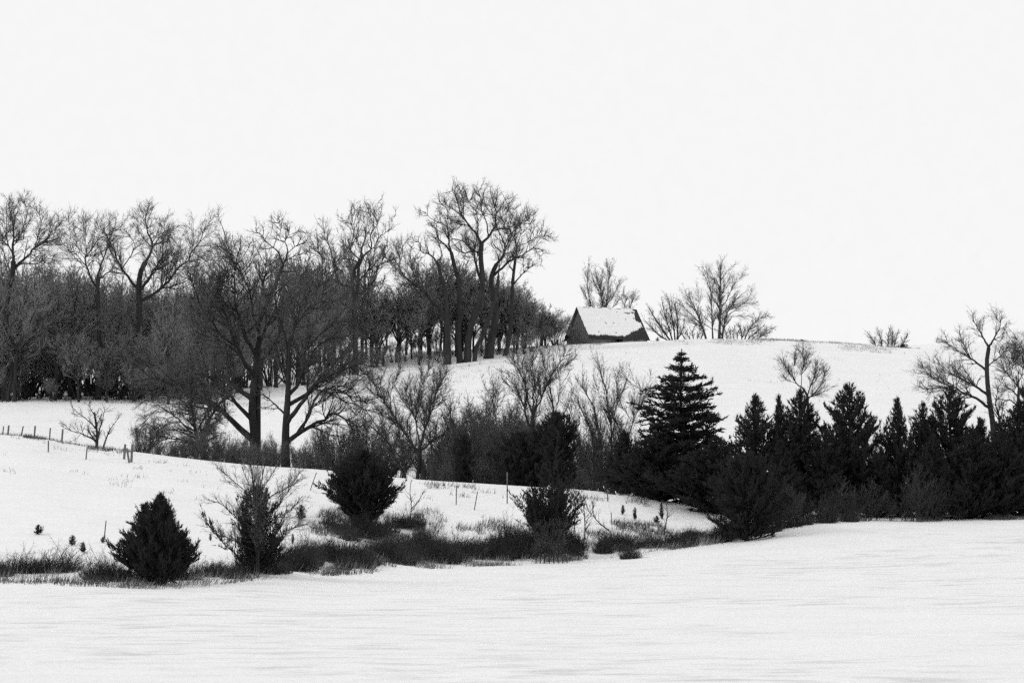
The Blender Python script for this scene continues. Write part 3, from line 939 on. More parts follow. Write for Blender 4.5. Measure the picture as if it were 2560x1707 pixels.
traced('plum_tree', 240, 176, [
    (9, 4, [(240, 1128), (243, 1095), (240, 1060), (236, 1030)]),
    (5, 3, [(255, 1128), (266, 1095), (276, 1072)])], [
    [(243, 1090), (255, 1060), (262, 1035), (266, 1015)],
    [(241, 1075), (222, 1050), (205, 1035), (190, 1020)],
    [(238, 1100), (210, 1085), (185, 1078), (170, 1060)],
    [(236, 1040), (225, 1015), (230, 995)],
    [(276, 1072), (290, 1050), (300, 1030)]],
    'small bare tree left of the low bushy one, beside the fence corner', 19, spread=0.8, sc=0.36, d2=1.4, d3=2.2, d4=3.0, tw=0.75, trunk_twigs=True)

traced('elm_tree', 1052, 176, [
    (17, 13, [(1059, 1200), (1054, 1165), (1049, 1146), (1047, 1128)]),
    (9, 8, [(1043, 1198), (1046, 1165), (1048, 1140)])], [
    [(1047, 1128), (1038, 1121), (1016, 1086), (1000, 1061), (975, 1021), (956, 991), (937, 961), (929, 945)],
    [(1048, 1128), (1051, 1110), (1057, 1086), (1068, 1050), (1076, 1007), (1092, 969), (1108, 936), (1115, 914)],
    [(1049, 1115), (1046, 1099), (1038, 1050), (1043, 985), (1059, 942), (1073, 914)],
    [(1052, 1128), (1060, 1120), (1081, 1099), (1103, 1089), (1120, 1067)],
    [(1016, 1086), (1020, 1050), (1030, 1025), (1028, 1000)],
    [(1000, 1061), (978, 1050), (955, 1035), (935, 1010)],
    [(975, 1021), (980, 985), (992, 950), (1000, 925)],
    [(956, 991), (955, 960), (962, 935)],
    [(1076, 1007), (1085, 1020), (1100, 1000), (1115, 970)],
    [(1068, 1050), (1085, 1055), (1100, 1040)],
    [(1038, 1050), (1025, 1020), (1015, 985), (1022, 950)]],
    'V shaped bare tree behind the knoll crest right of the round cedar', 20, spread=0.6, far=True, sc=0.5, d2=2.7, d3=3.0, d4=4.6, up=0.13, tw=0.72, ang2=(14, 42), wig=0.10, l2=(1.2, 5.5))

traced('elm_sapling', 1012, 172, [
    (7, 3, [(1013, 1198), (994, 1154), (972, 1110), (951, 1086), (929, 1067)]),
    (6, 3, [(1014, 1198), (1008, 1146), (1002, 1105), (994, 1078)])], [
    [(972, 1110), (958, 1075), (952, 1045), (955, 1015)],
    [(1002, 1105), (1008, 1075), (1006, 1050)],
    [(951, 1086), (930, 1085), (905, 1070), (890, 1050)],
    [(994, 1154), (970, 1130), (940, 1118), (925, 1100)],
    [(929, 1067), (905, 1045), (885, 1030), (870, 1010)]],
    'thin two stemmed sapling leaning left in front of the V shaped tree', 21, spread=0.7, far=True, sc=0.4, d2=2.0, d3=2.4, d4=3.4, tw=0.68, ang2=(14, 38), trunk_twigs=True, wig=0.09)

traced('elm_tree', 1332, 172, [
    (12, 9, [(1332, 1200), (1332, 1130), (1332, 1072), (1332, 1037)])], [
    [(1332, 1037), (1318, 996), (1310, 955), (1293, 925), (1280, 893)],
    [(1333, 1040), (1334, 991), (1337, 955), (1330, 910), (1335, 880)],
    [(1334, 1037), (1351, 1001), (1367, 961), (1386, 925), (1410, 887), (1416, 868)],
    [(1367, 955), (1361, 914), (1356, 882)],
    [(1330, 1072), (1318, 1056), (1307, 1010), (1288, 969), (1268, 936)],
    [(1334, 1050), (1340, 1010), (1346, 980), (1345, 950)],
    [(1386, 925), (1405, 915), (1425, 905), (1440, 890)],
    [(1310, 955), (1306, 920), (1310, 890)],
    [(1288, 969), (1270, 965), (1255, 950)]],
    'slim fan shaped bare tree rising behind the dark evergreens, below the grove', 22, spread=0.6, far=True, sc=0.5, d2=2.7, d3=3.0, d4=4.6, up=0.13, tw=0.72, ang2=(14, 42), wig=0.10, l2=(1.2, 5.5))

traced('elm_sapling', 1388, 176, [
    (6, 3, [(1388, 1200), (1390, 1100), (1386, 1040), (1381, 1004), (1375, 969)])], [
    [(1386, 1040), (1395, 1000), (1400, 965), (1396, 930)],
    [(1381, 1004), (1370, 985), (1362, 960)],
    [(1390, 1060), (1405, 1040), (1425, 1000), (1430, 960)],
    [(1400, 965), (1415, 945), (1425, 925)]],
    'thin bare sapling just right of the slim fan shaped tree', 23, spread=0.6, far=True, sc=0.4, d2=1.6, d3=2.0, d4=2.8, tw=0.6, ang2=(14, 38), trunk_twigs=True, wig=0.09)

traced('wild_plum', 1510, 168, [
    (6, 2, [(1487, 1225), (1485, 1156), (1483, 1102), (1476, 1071), (1456, 1030), (1444, 1005)]),
    (7, 2, [(1503, 1225), (1502, 1146), (1500, 1090), (1490, 1049), (1485, 1017), (1468, 991), (1456, 965)]),
    (7, 2, [(1530, 1225), (1529, 1139), (1529, 1083), (1524, 1034), (1517, 1005), (1517, 976), (1505, 945), (1500, 918)]),
    (5, 2, [(1560, 1225), (1556, 1120), (1546, 1066), (1527, 1039), (1510, 1020)])], [
    [(1527, 1050), (1541, 1015), (1544, 986), (1541, 933)],
    [(1577, 1054), (1556, 1015), (1545, 990)],
    [(1560, 1110), (1590, 1040), (1614, 986), (1590, 962), (1565, 942)],
    [(1517, 1005), (1500, 985), (1490, 960), (1485, 935)],
    [(1524, 1034), (1540, 1000), (1560, 970), (1570, 945)],
    [(1556, 1120), (1575, 1080), (1582, 1040), (1578, 1000)]],
    'fan of thin upright bare stems just left of the tall tiered evergreen', 24, spread=0.6, far=True, sc=0.42, d2=2.0, d3=2.4, d4=3.4, up=0.14, tw=0.6, ang2=(12, 34), trunk_twigs=True, wig=0.07)

traced('hackberry_tree', 2482, 168, [
    (19, 10, [(2484, 1240), (2486, 1130), (2483, 1062), (2477, 1025), (2471, 979), (2467, 939), (2467, 896), (2471, 869)])], [
    [(2471, 869), (2486, 847), (2498, 826), (2504, 808), (2492, 789)],
    [(2466, 925), (2458, 918), (2437, 899), (2415, 884), (2391, 866), (2376, 853)],
    [(2430, 894), (2419, 863), (2406, 829)],
    [(2469, 869), (2452, 826), (2437, 795)],
    [(2469, 979), (2437, 961), (2406, 945), (2385, 930), (2360, 908)],
    [(2475, 1015), (2437, 997), (2406, 982), (2373, 967), (2330, 951), (2299, 924)],
    [(2373, 967), (2345, 970), (2315, 975), (2295, 965)],
    [(2485, 1075), (2498, 1056), (2486, 1007), (2490, 975)],
    [(2498, 826), (2512, 820), (2522, 828)],
    [(2486, 847), (2500, 852), (2510, 845)],
    [(2467, 920), (2480, 905), (2498, 890), (2515, 870)],
    [(2406, 945), (2395, 960), (2370, 950), (2350, 930)]],
    'gnarled bare tree with a crooked top rising behind the cedars at right', 25, spread=0.6, sc=0.55, d2=2.1, d3=1.8, d4=2.4, tw=0.75, ang2=(20, 48), l3=(1.0, 3.2), l4=(0.7, 2.0), up=0.05, lf=0.66, wig=0.08)

traced('hackberry_tree', 2546, 172, [
    (13, 7, [(2548, 1240), (2545, 1100), (2544, 1010), (2547, 970)])], [
    [(2547, 970), (2525, 945), (2513, 933), (2500, 905), (2492, 880)],
    [(2547, 965), (2556, 918), (2553, 880), (2560, 850)],
    [(2547, 985), (2575, 950), (2600, 910), (2610, 870)],
    [(2513, 933), (2520, 900), (2530, 875), (2525, 850)],
    [(2544, 1010), (2520, 1000), (2500, 1010)], [(2513, 933), (2530, 915), (2545, 880)], [(2547, 965), (2530, 940), (2535, 905), (2545, 860)], [(2545, 1000), (2525, 975), (2505, 965), (2495, 945)]],
    'dense twiggy bare tree cut by the right edge of the picture', 26, spread=0.7, sc=0.55, d2=2.3, d3=2.0, d4=2.8, tw=0.78, l3=(1.0, 3.0), l4=(0.7, 2.0), up=0.05, wig=0.09)

traced('hackberry_tree', 2020, 166, [
    (9, 6, [(2022, 1240), (2024, 1100), (2018, 985), (2008, 970)])], [
    [(2010, 972), (1993, 958), (1978, 933), (1965, 909), (1962, 895)],
    [(2006, 967), (2008, 927), (2016, 899), (2007, 872)],
    [(1993, 958), (1975, 950), (1962, 940)],
    [(2016, 985), (2030, 955), (2040, 930), (2044, 905)],
    [(2018, 1000), (2045, 975), (2062, 950), (2068, 930)],
    [(1978, 933), (1990, 905), (1992, 880)]],
    'bare tree top poking out above the broad cedar in the right thicket', 27, spread=0.6, sc=0.45, d2=2.2, d3=2.2, d4=3.0, tw=0.65, ang2=(16, 42), l3=(1.0, 3.0), wig=0.08)

# old trees whose crowns stand above the wood on the left
traced('wood_tree', 15, 262, [
    (20, 13, [(15, 1010), (14, 850), (18, 740), (33, 668), (33, 652)])], [
    [(33, 652), (33, 613), (38, 590), (35, 550), (30, 520)],
    [(32, 640), (18, 613), (9, 579), (4, 535), (0, 505)],
    [(30, 668), (44, 657), (66, 639), (82, 617), (106, 597), (122, 575), (144, 553)],
    [(40, 662), (57, 659), (97, 661), (124, 652), (142, 655)],
    [(36, 608), (62, 599), (64, 573), (73, 535), (68, 510)],
    [(82, 617), (95, 580), (100, 550), (95, 525)],
    [(18, 613), (-5, 590), (-20, 560)],
    [(20, 720), (-10, 690), (-30, 660)],
    [(106, 597), (125, 600), (145, 590)]],
    'old wide crowned tree at the far left edge rising above the wood', 28, spread=0.6, d2=2.2, d3=2.8, d4=4.0, tw=1.15)
traced('wood_tree', 245, 265, [
    (14, 10, [(245, 1010), (248, 850), (243, 723), (244, 695)])], [
    [(244, 695), (245, 679), (250, 657), (259, 624), (263, 608), (268, 580)],
    [(243, 723), (234, 710), (217, 679), (208, 652), (208, 637), (221, 619), (234, 595), (261, 575), (275, 555)],
    [(208, 637), (210, 626), (203, 602), (201, 575), (197, 542)],
    [(212, 665), (190, 639), (170, 617), (166, 579), (159, 524)],
    [(248, 700), (254, 694), (276, 681), (303, 685)],
    [(234, 595), (240, 570), (235, 545)],
    [(250, 657), (235, 650), (222, 665)],
    [(276, 681), (288, 660), (292, 640)]],
    'forked bare tree in the wood with a thin straight stem rising on its left', 29, spread=0.6, d2=1.9, d3=2.4, d4=3.4, tw=1.1)
traced('wood_tree', 350, 268, [
    (18, 13, [(352, 1010), (350, 850), (347, 712), (352, 679), (363, 655)])], [
    [(363, 655), (376, 630), (376, 604), (363, 575), (356, 546), (354, 518)],
    [(377, 618), (380, 613), (396, 588), (405, 573), (405, 540)],
    [(405, 573), (425, 570), (438, 555)],
    [(347, 735), (327, 701), (307, 675), (294, 648), (285, 626), (270, 586)],
    [(307, 675), (321, 648), (332, 622), (332, 604), (310, 575)],
    [(350, 740), (371, 708), (387, 683), (413, 648), (418, 622), (424, 597)],
    [(360, 760), (400, 730), (433, 697), (451, 675), (469, 661), (480, 655), (484, 639), (504, 622), (517, 599), (515, 580)],
    [(480, 655), (505, 664), (515, 680)],
    [(332, 610), (345, 590), (342, 565)],
    [(376, 604), (395, 605), (412, 608)],
    [(356, 546), (340, 535), (325, 540)],
    [(413, 648), (435, 640), (450, 645)]],
    'twisted wide old tree above the wood with a long crooked limb reaching right', 30, spread=0.6, d2=1.9, d3=2.5, d4=3.5, tw=1.1)

# ---------------------------------------------------------------- hilltop trees and bushes
def traced_clump(name, u, Y, stems, label, seed, **kw):
    return traced(name, u, Y, [(w * 0.75, 1.2, p) for w, p in stems], [], label, seed, **kw)

traced('willow_tree', 1795, 362, [
    (6, 1.2, [(1765, 848), (1757, 820), (1745, 790), (1735, 765), (1720, 740)]),
    (4.5, 1.2, [(1782, 848), (1780, 800), (1777, 730), (1772, 700)]),
    (8, 1.2, [(1798, 848), (1800, 790), (1800, 740), (1802, 690), (1803, 655)]),
    (6, 1.2, [(1805, 848), (1815, 790), (1835, 755), (1855, 735)])], [
    [(1757, 820), (1735, 795), (1712, 775), (1692, 752)],
    [(1745, 790), (1748, 750), (1742, 712)],
    [(1777, 730), (1765, 700), (1758, 685)],
    [(1800, 730), (1790, 710), (1780, 685), (1772, 668)],
    [(1800, 740), (1820, 700), (1830, 675)],
    [(1802, 690), (1795, 670), (1790, 655)],
    [(1815, 790), (1845, 770), (1868, 750), (1876, 730)],
    [(1810, 760), (1830, 720), (1845, 700), (1858, 690)],
    [(1800, 770), (1785, 745), (1775, 715)],
    [(1757, 820), (1730, 810), (1705, 800)], [(1800, 790), (1830, 765), (1860, 760), (1885, 765)], [(1757, 820), (1720, 790), (1695, 775), (1680, 770)], [(1815, 790), (1850, 790), (1880, 790)],
    [(1745, 790), (1725, 755), (1712, 720)], [(1802, 700), (1825, 672), (1838, 660)], [(1800, 720), (1770, 690), (1750, 672)]],
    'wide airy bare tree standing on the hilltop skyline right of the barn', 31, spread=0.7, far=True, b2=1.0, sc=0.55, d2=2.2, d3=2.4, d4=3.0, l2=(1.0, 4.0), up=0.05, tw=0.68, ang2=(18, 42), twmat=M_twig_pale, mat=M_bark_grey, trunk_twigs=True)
traced_clump('willow_shrub', 1680, 362, [
    (7, [(1678, 856), (1660, 830), (1640, 800), (1622, 770)]), (6, [(1682, 856), (1672, 820), (1662, 785), (1655, 755)]),
    (6, [(1688, 856), (1684, 815), (1676, 775), (1672, 745)]), (5, [(1692, 854), (1694, 815), (1690, 780), (1684, 752)]),
    (5, [(1675, 856), (1650, 838), (1628, 818), (1612, 800)]), (4, [(1692, 854), (1706, 825), (1712, 800)])],
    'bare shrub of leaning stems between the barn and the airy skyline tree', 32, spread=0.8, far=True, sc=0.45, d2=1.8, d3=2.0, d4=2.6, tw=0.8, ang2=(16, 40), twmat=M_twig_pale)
traced('willow_tree', 1515, 372, [
    (7, 1.2, [(1512, 860), (1508, 790), (1506, 755), (1500, 720), (1490, 690)]),
    (4.5, 1.2, [(1490, 860), (1482, 780), (1475, 760), (1470, 725), (1468, 680)]),
    (4, 1.2, [(1518, 860), (1516, 770), (1518, 740), (1522, 700), (1524, 672)])], [
    [(1506, 755), (1500, 735), (1488, 715), (1478, 695)],
    [(1508, 770), (1530, 745), (1545, 715), (1558, 700)],
    [(1475, 765), (1462, 735), (1452, 715)],
    [(1530, 770), (1545, 755), (1560, 728)],
    [(1500, 720), (1504, 700), (1508, 680)]],
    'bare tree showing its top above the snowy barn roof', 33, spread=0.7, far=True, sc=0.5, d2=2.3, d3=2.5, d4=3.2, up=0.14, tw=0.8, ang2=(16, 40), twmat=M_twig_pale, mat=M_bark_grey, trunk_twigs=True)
traced_clump('willow_shrub', 1575, 374, [
    (5, [(1575, 850), (1572, 790), (1580, 755), (1590, 738)]), (4, [(1578, 850), (1565, 790), (1562, 760), (1568, 745)])],
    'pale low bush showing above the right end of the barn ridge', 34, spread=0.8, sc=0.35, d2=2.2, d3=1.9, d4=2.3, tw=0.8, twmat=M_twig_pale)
traced_clump('willow_shrub', 1865, 362, [
    (5, [(1862, 848), (1875, 820), (1895, 800), (1920, 790)]), (4, [(1870, 848), (1890, 830), (1912, 812)]), (4, [(1880, 848), (1905, 832), (1930, 820)]),
    (4, [(1855, 848), (1852, 825), (1845, 808)]), (4, [(1895, 848), (1910, 835), (1925, 832)])],
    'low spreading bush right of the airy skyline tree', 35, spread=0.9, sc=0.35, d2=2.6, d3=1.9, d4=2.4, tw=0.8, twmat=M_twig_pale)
traced_clump('willow_shrub', 2215, 366, [
    (4, [(2190, 866), (2178, 845), (2168, 830)]), (4, [(2205, 867), (2200, 842), (2196, 825)]), (4, [(2220, 868), (2220, 842), (2224, 822)]),
    (4, [(2235, 869), (2240, 845), (2246, 830)]), (4, [(2250, 870), (2262, 850), (2268, 832)]), (4, [(2230, 869), (2232, 840), (2230, 826)])],
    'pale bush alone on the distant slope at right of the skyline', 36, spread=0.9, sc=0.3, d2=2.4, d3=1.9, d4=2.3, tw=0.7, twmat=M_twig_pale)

for k, (u0, n, lab) in enumerate(((1738, 5, 'low pale brush at the left foot of the airy skyline tree'), (1835, 6, 'low pale brush right of the airy skyline tree stems'))):
    rr_ = np.random.RandomState(300 + k)
    traced_clump('willow_shrub', u0, 361, [(3, [(u0 + (i - n / 2) * 9, 850), (u0 + (i - n / 2) * 12 + rr_.normal() * 3, 832), (u0 + (i - n / 2) * 14 + rr_.normal() * 4, 815 + 10 * rr_.rand())]) for i in range(n)],
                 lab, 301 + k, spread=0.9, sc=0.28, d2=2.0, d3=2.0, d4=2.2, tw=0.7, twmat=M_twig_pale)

# ---------------------------------------------------------------- the wood on the left slope
WOOD = [generic('wood_tree', h, 100 + i, 'bare tree standing in the dense dark wood on the left slope', 'tree', group='trees of the dense wood',
                sc=0.8, d2=1.3, d3=2.3, d4=3.3, tw=1.3, b2=1.6, mat=M_bark, twmat=M_twig_grey) for i, h in enumerate((15.5, 14.0, 17.0, 13.0))]
UNDER = [generic('thicket_shrub', h, 140 + i, 'bare leafless shrub filling the dense dark wood on the left slope', 'shrub', 'shrub', group='shrubs of the dense wood',
                 sc=0.5, d2=1.5, d3=2.2, d4=3.6, tw=1.2, t0=0.48, mat=M_bark, twmat=M_twig_grey) for i, h in enumerate((8.0, 7.0, 9.0))]
used = set()
def place(proto_list, u, Y, s, rng, label=None, group=None, sz=None):
    i = rng.randint(len(proto_list))
    src = proto_list[i]
    p = at_u(u, Y)
    p[2] -= 0.05
    rz = rng.rand() * 6.28
    sc = (s, s, s * (sz or rng.uniform(0.92, 1.08)))
    if (id(src)) not in used and label is None:
        used.add(id(src))
        src.location = p; src.rotation_euler = (0, 0, rz); src.scale = sc
        return src
    return copy_tree(src, p, rz, sc, label or src['label'], group)

rw = np.random.RandomState(3)
for Y, u1, h0, du in ((262, 500, 0.92, 46), (271, 560, 0.95, 44), (281, 640, 1.0, 44), (292, 760, 1.0, 44), (304, 840, 0.95, 46), (318, 860, 0.85, 50)):
    u = -90 + rw.rand() * 30
    while u < u1:
        if not (u > 470 and Y < 275 and False):
            place(WOOD, u + rw.normal() * 9, Y + rw.uniform(-5, 5), h0 * rw.choice([0.62, 0.75, 0.9, 1.0, 1.12]) * rw.uniform(0.93, 1.07), rw)
        u += du * rw.choice([0.35, 0.6, 1.0, 1.35, 1.8])
for Y, u1, du, s0 in ((268, 540, 46, 0.95), (280, 640, 44, 1.15), (296, 790, 42, 1.25)):
    u = -80 + rw.rand() * 30
    while u < u1:
        place(UNDER, u + rw.normal() * 6, Y + rw.uniform(-3, 3), s0 * rw.uniform(0.75, 1.2), rw)
        u += du * rw.uniform(0.75, 1.25)

for (u, Y, s) in ((-20, 261, .45), (30, 262, .4), (130, 261, .35), (262, 263, .4), (335, 261, .55), (385, 263, .5), (420, 264, .6), (455, 266, .6), (70, 266, .6), (190, 268, .6), (280, 270, .6)):
    place(UNDER, u, Y, s, rw)
# smaller thicket trees around the hilltop grove
GROVE = [generic('grove_tree', h, 170 + i, 'small densely twigged tree in the dark thicket under the hilltop grove', 'tree', group='thicket trees under the hilltop grove',
                 sc=0.5, d2=1.3, d3=1.8, d4=2.6, tw=1.1, b2=1.5, t0=0.08, l3=(0.7, 2.4), l4=(0.5, 1.5), mat=M_bark, twmat=M_twig_grey) for i, h in enumerate((9.0, 8.0, 10.0))]
for (u, Y, s) in ((770, 332, 1.15), (800, 328, 1.2), (835, 336, 1.15), (862, 330, 1.1), (905, 338, 1.2), (930, 329, 1.1), (955, 340, 1.0), (985, 331, 1.0), (1010, 339, 1.1), (1035, 333, 1.1),
                  (1062, 340, 1.15), (1085, 336, 1.1), (1105, 343, 1.05), (1135, 344, 1.05), (1165, 346, 1.1), (1195, 344, 1.0), (1225, 346, 1.05), (1258, 345, 1.0), (1285, 342, 0.95),
                  (1310, 346, 0.95), (1335, 341, 0.85), (1355, 347, 0.85), (1378, 346, 0.72), (1300, 350, 1.05), (1345, 352, 0.9)):
    place(GROVE, min(u + rw.normal() * 13, 1362), Y + rw.uniform(-3, 6), s * rw.uniform(1.0, 1.5) * (0.72 if u > 1325 else 1), rw, sz=rw.uniform(0.6, 1.1) * s)
    if rw.rand() < 0.45: place(GROVE, min(u + 13 + rw.normal() * 6, 1358), Y + rw.uniform(3, 9), s * rw.uniform(1.1, 1.4) * (0.7 if u > 1310 else 1), rw, sz=rw.uniform(0.72, 0.95) * s)
for (u, Y, s) in ((960, 336, .62), (1030, 340, .66), (1075, 338, .7), (1108, 341, .62), (1140, 340, .72), (1185, 342, .74), (1215, 339, .66), (1250, 343, .7), (1285, 341, .62), (1312, 345, .5), (820, 330, .75), (930, 333, .72)):
    place(WOOD, u, Y, s, rw, 'taller twiggy tree rising from the thicket among the hilltop grove trunks', 'taller trees of the grove thicket')
for (u, Y, s) in ((1000, 329, .3), (1048, 331, .35), (1095, 334, .3), (1205, 337, .3), (1245, 339, .35), (1290, 338, .4), (1330, 338, .45), (1365, 343, .45), (905, 326, .4), (850, 324, .4), (1310, 336, .3), (1015, 338, .4), (1040, 342, .45), (1070, 340, .4), (1090, 345, .45), (1130, 342, .4), (1160, 348, .5), (1200, 346, .45), (1232, 349, .5), (1268, 346, .5), (1345, 346, .5), (1385, 349, .45), (980, 337, .4), (690, 312, .45), (725, 316, .5), (760, 318, .45), (795, 320, .5), (875, 328, .35), (935, 331, .4), (960, 333, .35)):
    place(UNDER, u, Y, s, rw, 'low bare shrub at the foot of the hilltop grove', 'low shrubs at the grove foot')
for (u, Y, s) in ((1384, 350, 0.52), (1397, 357, 0.5)):
    place(UNDER, u, Y, s, rw, 'bare shrub leaning at the left gable of the barn', 'shrubs at the barn gable')

# shrubs between the knoll crest and the slope
SLOPE = [generic('hedge_shrub', h, 190 + i, 'bare grey shrub in the hollow behind the knoll crest', 'shrub', 'shrub', group='shrubs in the hollow behind the crest',
                 sc=0.36, d2=1.5, d3=2.2, d4=3.2, tw=0.72, wig=0.09, ang2=(16, 42)) for i, h in enumerate((4.6, 3.8, 5.4))]
for (u, Y, s) in ((560, 184, 0.5), (590, 180, 0.62), (615, 183, 0.55), (660, 181, 0.5), (690, 180, 0.55), (750, 178, 0.4), (775, 180, 0.5), (800, 178, 0.5), (835, 182, 0.95), (880, 178, 0.8), (920, 182, 0.95),
                  (1090, 176, 0.55), (1120, 182, 1.0), (1135, 178, 0.9), (1165, 186, 1.35), (1180, 178, 1.1), (1205, 184, 1.4), (1225, 180, 1.15), (1250, 186, 1.4), (1265, 180, 1.1), (1285, 184, 1.2),
                  (1310, 178, 0.8), (1420, 176, 0.55), (1440, 180, 0.7), (1470, 176, 0.6), (1450, 172, 0.35), (400, 178, 0.5), (430, 182, 0.6), (450, 177, 0.45), (545, 176, 0.45), (520, 180, 0.6), (1105, 172, 0.45), (1150, 170, 0.5),
                  (1195, 169, 0.5), (1230, 170, 0.55), (548, 171, .4), (566, 173, .5), (585, 171, .42), (603, 173, .5), (622, 170.5, .4), (655, 171, .45), (672, 173, .5), (690, 170.5, .42), (735, 171, .35), (760, 173, .45), (470, 171, .4), (440, 172, .4), (500, 171, .45), (520, 173, .5), (570, 181, 0.8), (640, 178, 0.6), (675, 182, 0.75), (350, 178, 0.45), (375, 181, 0.6), (470, 179, 0.6), (495, 177, 0.5), (1110, 192, 1.5), (1140, 188, 1.5), (1180, 194, 1.6), (1220, 190, 1.6), (1155, 180, 1.3), (1240, 194, 1.6), (1275, 190, 1.5), (1300, 195, 1.4), (1345, 190, 1.1), (1590, 176, 1.3), (800, 186, 0.9), (760, 188, 0.7), (845, 184, 1.0), (875, 190, 1.35), (915, 187, 1.2), (945, 192, 1.3), (980, 196, 1.2), (1075, 190, 1.2), (1095, 196, 1.4), (1415, 182, 1.1), (1445, 186, 1.4), (1475, 180, 1.3), (1505, 186, 1.5), (1540, 182, 1.5), (1575, 180, 1.6), (1605, 178, 1.4), (1460, 174, .6), (1430, 172, .5), (1330, 186, 1.2), (1365, 184, 1.2), (1840, 164, 1.0), (1810, 168, 1.1), (2060, 164, 1.3), (2085, 166, 1.2), (2150, 166, 0.95), (2420, 168, 1.4), (2520, 168, 1.5)):
    place(SLOPE, u, Y, s * rw.uniform(0.92, 1.1), rw)

# ---------------------------------------------------------------- evergreens, traced sizes
def put(o, u, v=None, Y=None, rz=0.0, s=1.0, h=None):
    p = at_uv(u, v, 70, 165) if Y is None else at_u(u, Y)
    p[2] -= 0.04
    o.location = p
    o.rotation_euler = (0, 0, rz)
    o.scale = (s, s, s) if np.isscalar(s) else s
    return o

c1 = cedar('red_cedar', 3.72, [(0, 1.5), (.12, 1.72), (.3, 1.55), (.5, 1.2), (.7, 0.8), (.85, 0.42), (1, 0.05)], 41,
           'dark bushy cedar at the left edge of the near field, double topped', nb=300, ns=96, elev=(14, 50), spl=0.21, spw=0.021, upb=0.5, rag=0.09)
put(c1, 405, 1462)
c1b = cedar('red_cedar', 3.3, [(0, .3), (.3, .42), (.6, .42), (.85, .26), (1, .05)], 42, 'narrow second top of the dark bushy cedar at left', nb=80, ns=64, elev=(35, 55), spl=0.2, spw=0.022, upb=0.6, rag=0.12)
put(c1b, 368, 1458)
c2 = cedar('red_cedar', 4.45, [(0, .25), (.10, .5), (.20, 1.0), (.32, 1.95), (.45, 2.1), (.58, 1.9), (.70, 1.55), (.82, 1.05), (.92, 0.5), (1, 0.05)], 43,
           'round black cedar with a narrow foot standing on the knoll', nb=290, ns=100, elev=(-6, 38), spl=0.25, spw=0.024, upb=0.35, rag=0.14)
put(c2, 908, 1330)
c3 = cedar('red_cedar', 3.8, [(0, .1), (.2, .25), (.36, .8), (.5, 1.3), (.7, 1.55), (.86, 1.25), (1, 0.6)], 44,
           'vase shaped dark evergreen by the field edge below the knoll crest', nb=130, ns=95, elev=(38, 62), spl=0.26, spw=0.023, upb=0.7, rag=0.2)
put(c3, 1372, 1396, s=(1.2, 1.15, 0.98))
c4 = cedar('red_cedar', 5.3, [(0, .75), (.3, .95), (.55, 1.25), (.75, 1.15), (.9, 0.65), (1, 0.08)], 45,
           'tall column of dark evergreen behind the vase shaped one', nb=150, ns=60, elev=(25, 58), spl=0.34, spw=0.035, upb=0.6, rag=0.3)
put(c4, 1392, Y=164, s=(1.18, 1.1, 1.0))
c5 = cedar('red_cedar', 3.9, [(0, 1.3), (.3, 1.5), (.6, 1.35), (.85, .85), (1, .15)], 46,
           'round dark evergreen in the hollow left of the tall column', nb=170, ns=55, elev=(15, 62), spl=0.34, spw=0.035)
put(c5, 1304, Y=167, s=(1.22, 1.1, 1.0))
c6 = cedar('red_cedar', 3.6, [(0, .5), (.35, .7), (.6, .9), (.8, .7), (1, .2)], 47,
           'ragged small evergreen in the hollow among bare shrubs', nb=80, ns=34, elev=(20, 60), spl=0.36, spw=0.035)
put(c6, 1160, Y=169)
c7 = cedar('spruce_tree', 9.9, [(0, 3.2), (.15, 3.4), (.3, 3.1), (.42, 2.95), (.5, 2.7), (.58, 2.4), (.66, 2.2), (.74, 2.05), (.80, 1.45), (.85, 1.1), (.90, 0.65), (.95, 0.4), (1, 0.06)], 48,
           'tall tiered evergreen with layered level boughs, the highest in the thicket', 'evergreen', nb=300, ns=125, elev=(0, 10), tiers=16, spl=0.32, spw=0.04, droop=0.06, upb=0.22, rag=0.26)
put(c7, 1704, Y=156, s=(0.88, 0.88, 1.0))
c8 = cedar('red_cedar', 4.2, [(0, 1.5), (.3, 1.6), (.6, 1.1), (.85, .5), (1, .06)], 49,
           'lower dark cedar tucked against the left side of the tiered evergreen', nb=160, ns=50, elev=(22, 60), spl=0.36, spw=0.036)
put(c8, 1560, Y=160)
c9 = cedar('red_cedar', 5.0, [(0, 1.0), (.1, 1.3), (.3, 1.8), (.5, 2.15), (.7, 1.9), (.85, 1.2), (1, .15)], 50,
           'nearest dark cedar of the right thicket, its foot on the snowfield edge', nb=190, ns=90, elev=(5, 45), spl=0.28, spw=0.028, rag=0.3)
put(c9, 1862, 1352)
c21 = cedar('juniper_bush', 3.9, [(0, 1.2), (.2, 1.3), (.45, 1.15), (.7, 1.0), (.88, .6), (1, .15)], 51,
            'ragged juniper bush tangled with a bare sapling at the field edge', 'juniper', nb=140, ns=50, elev=(25, 60), spl=0.28, spw=0.022, upb=0.6, rag=0.3)
put(c21, 642, 1438)

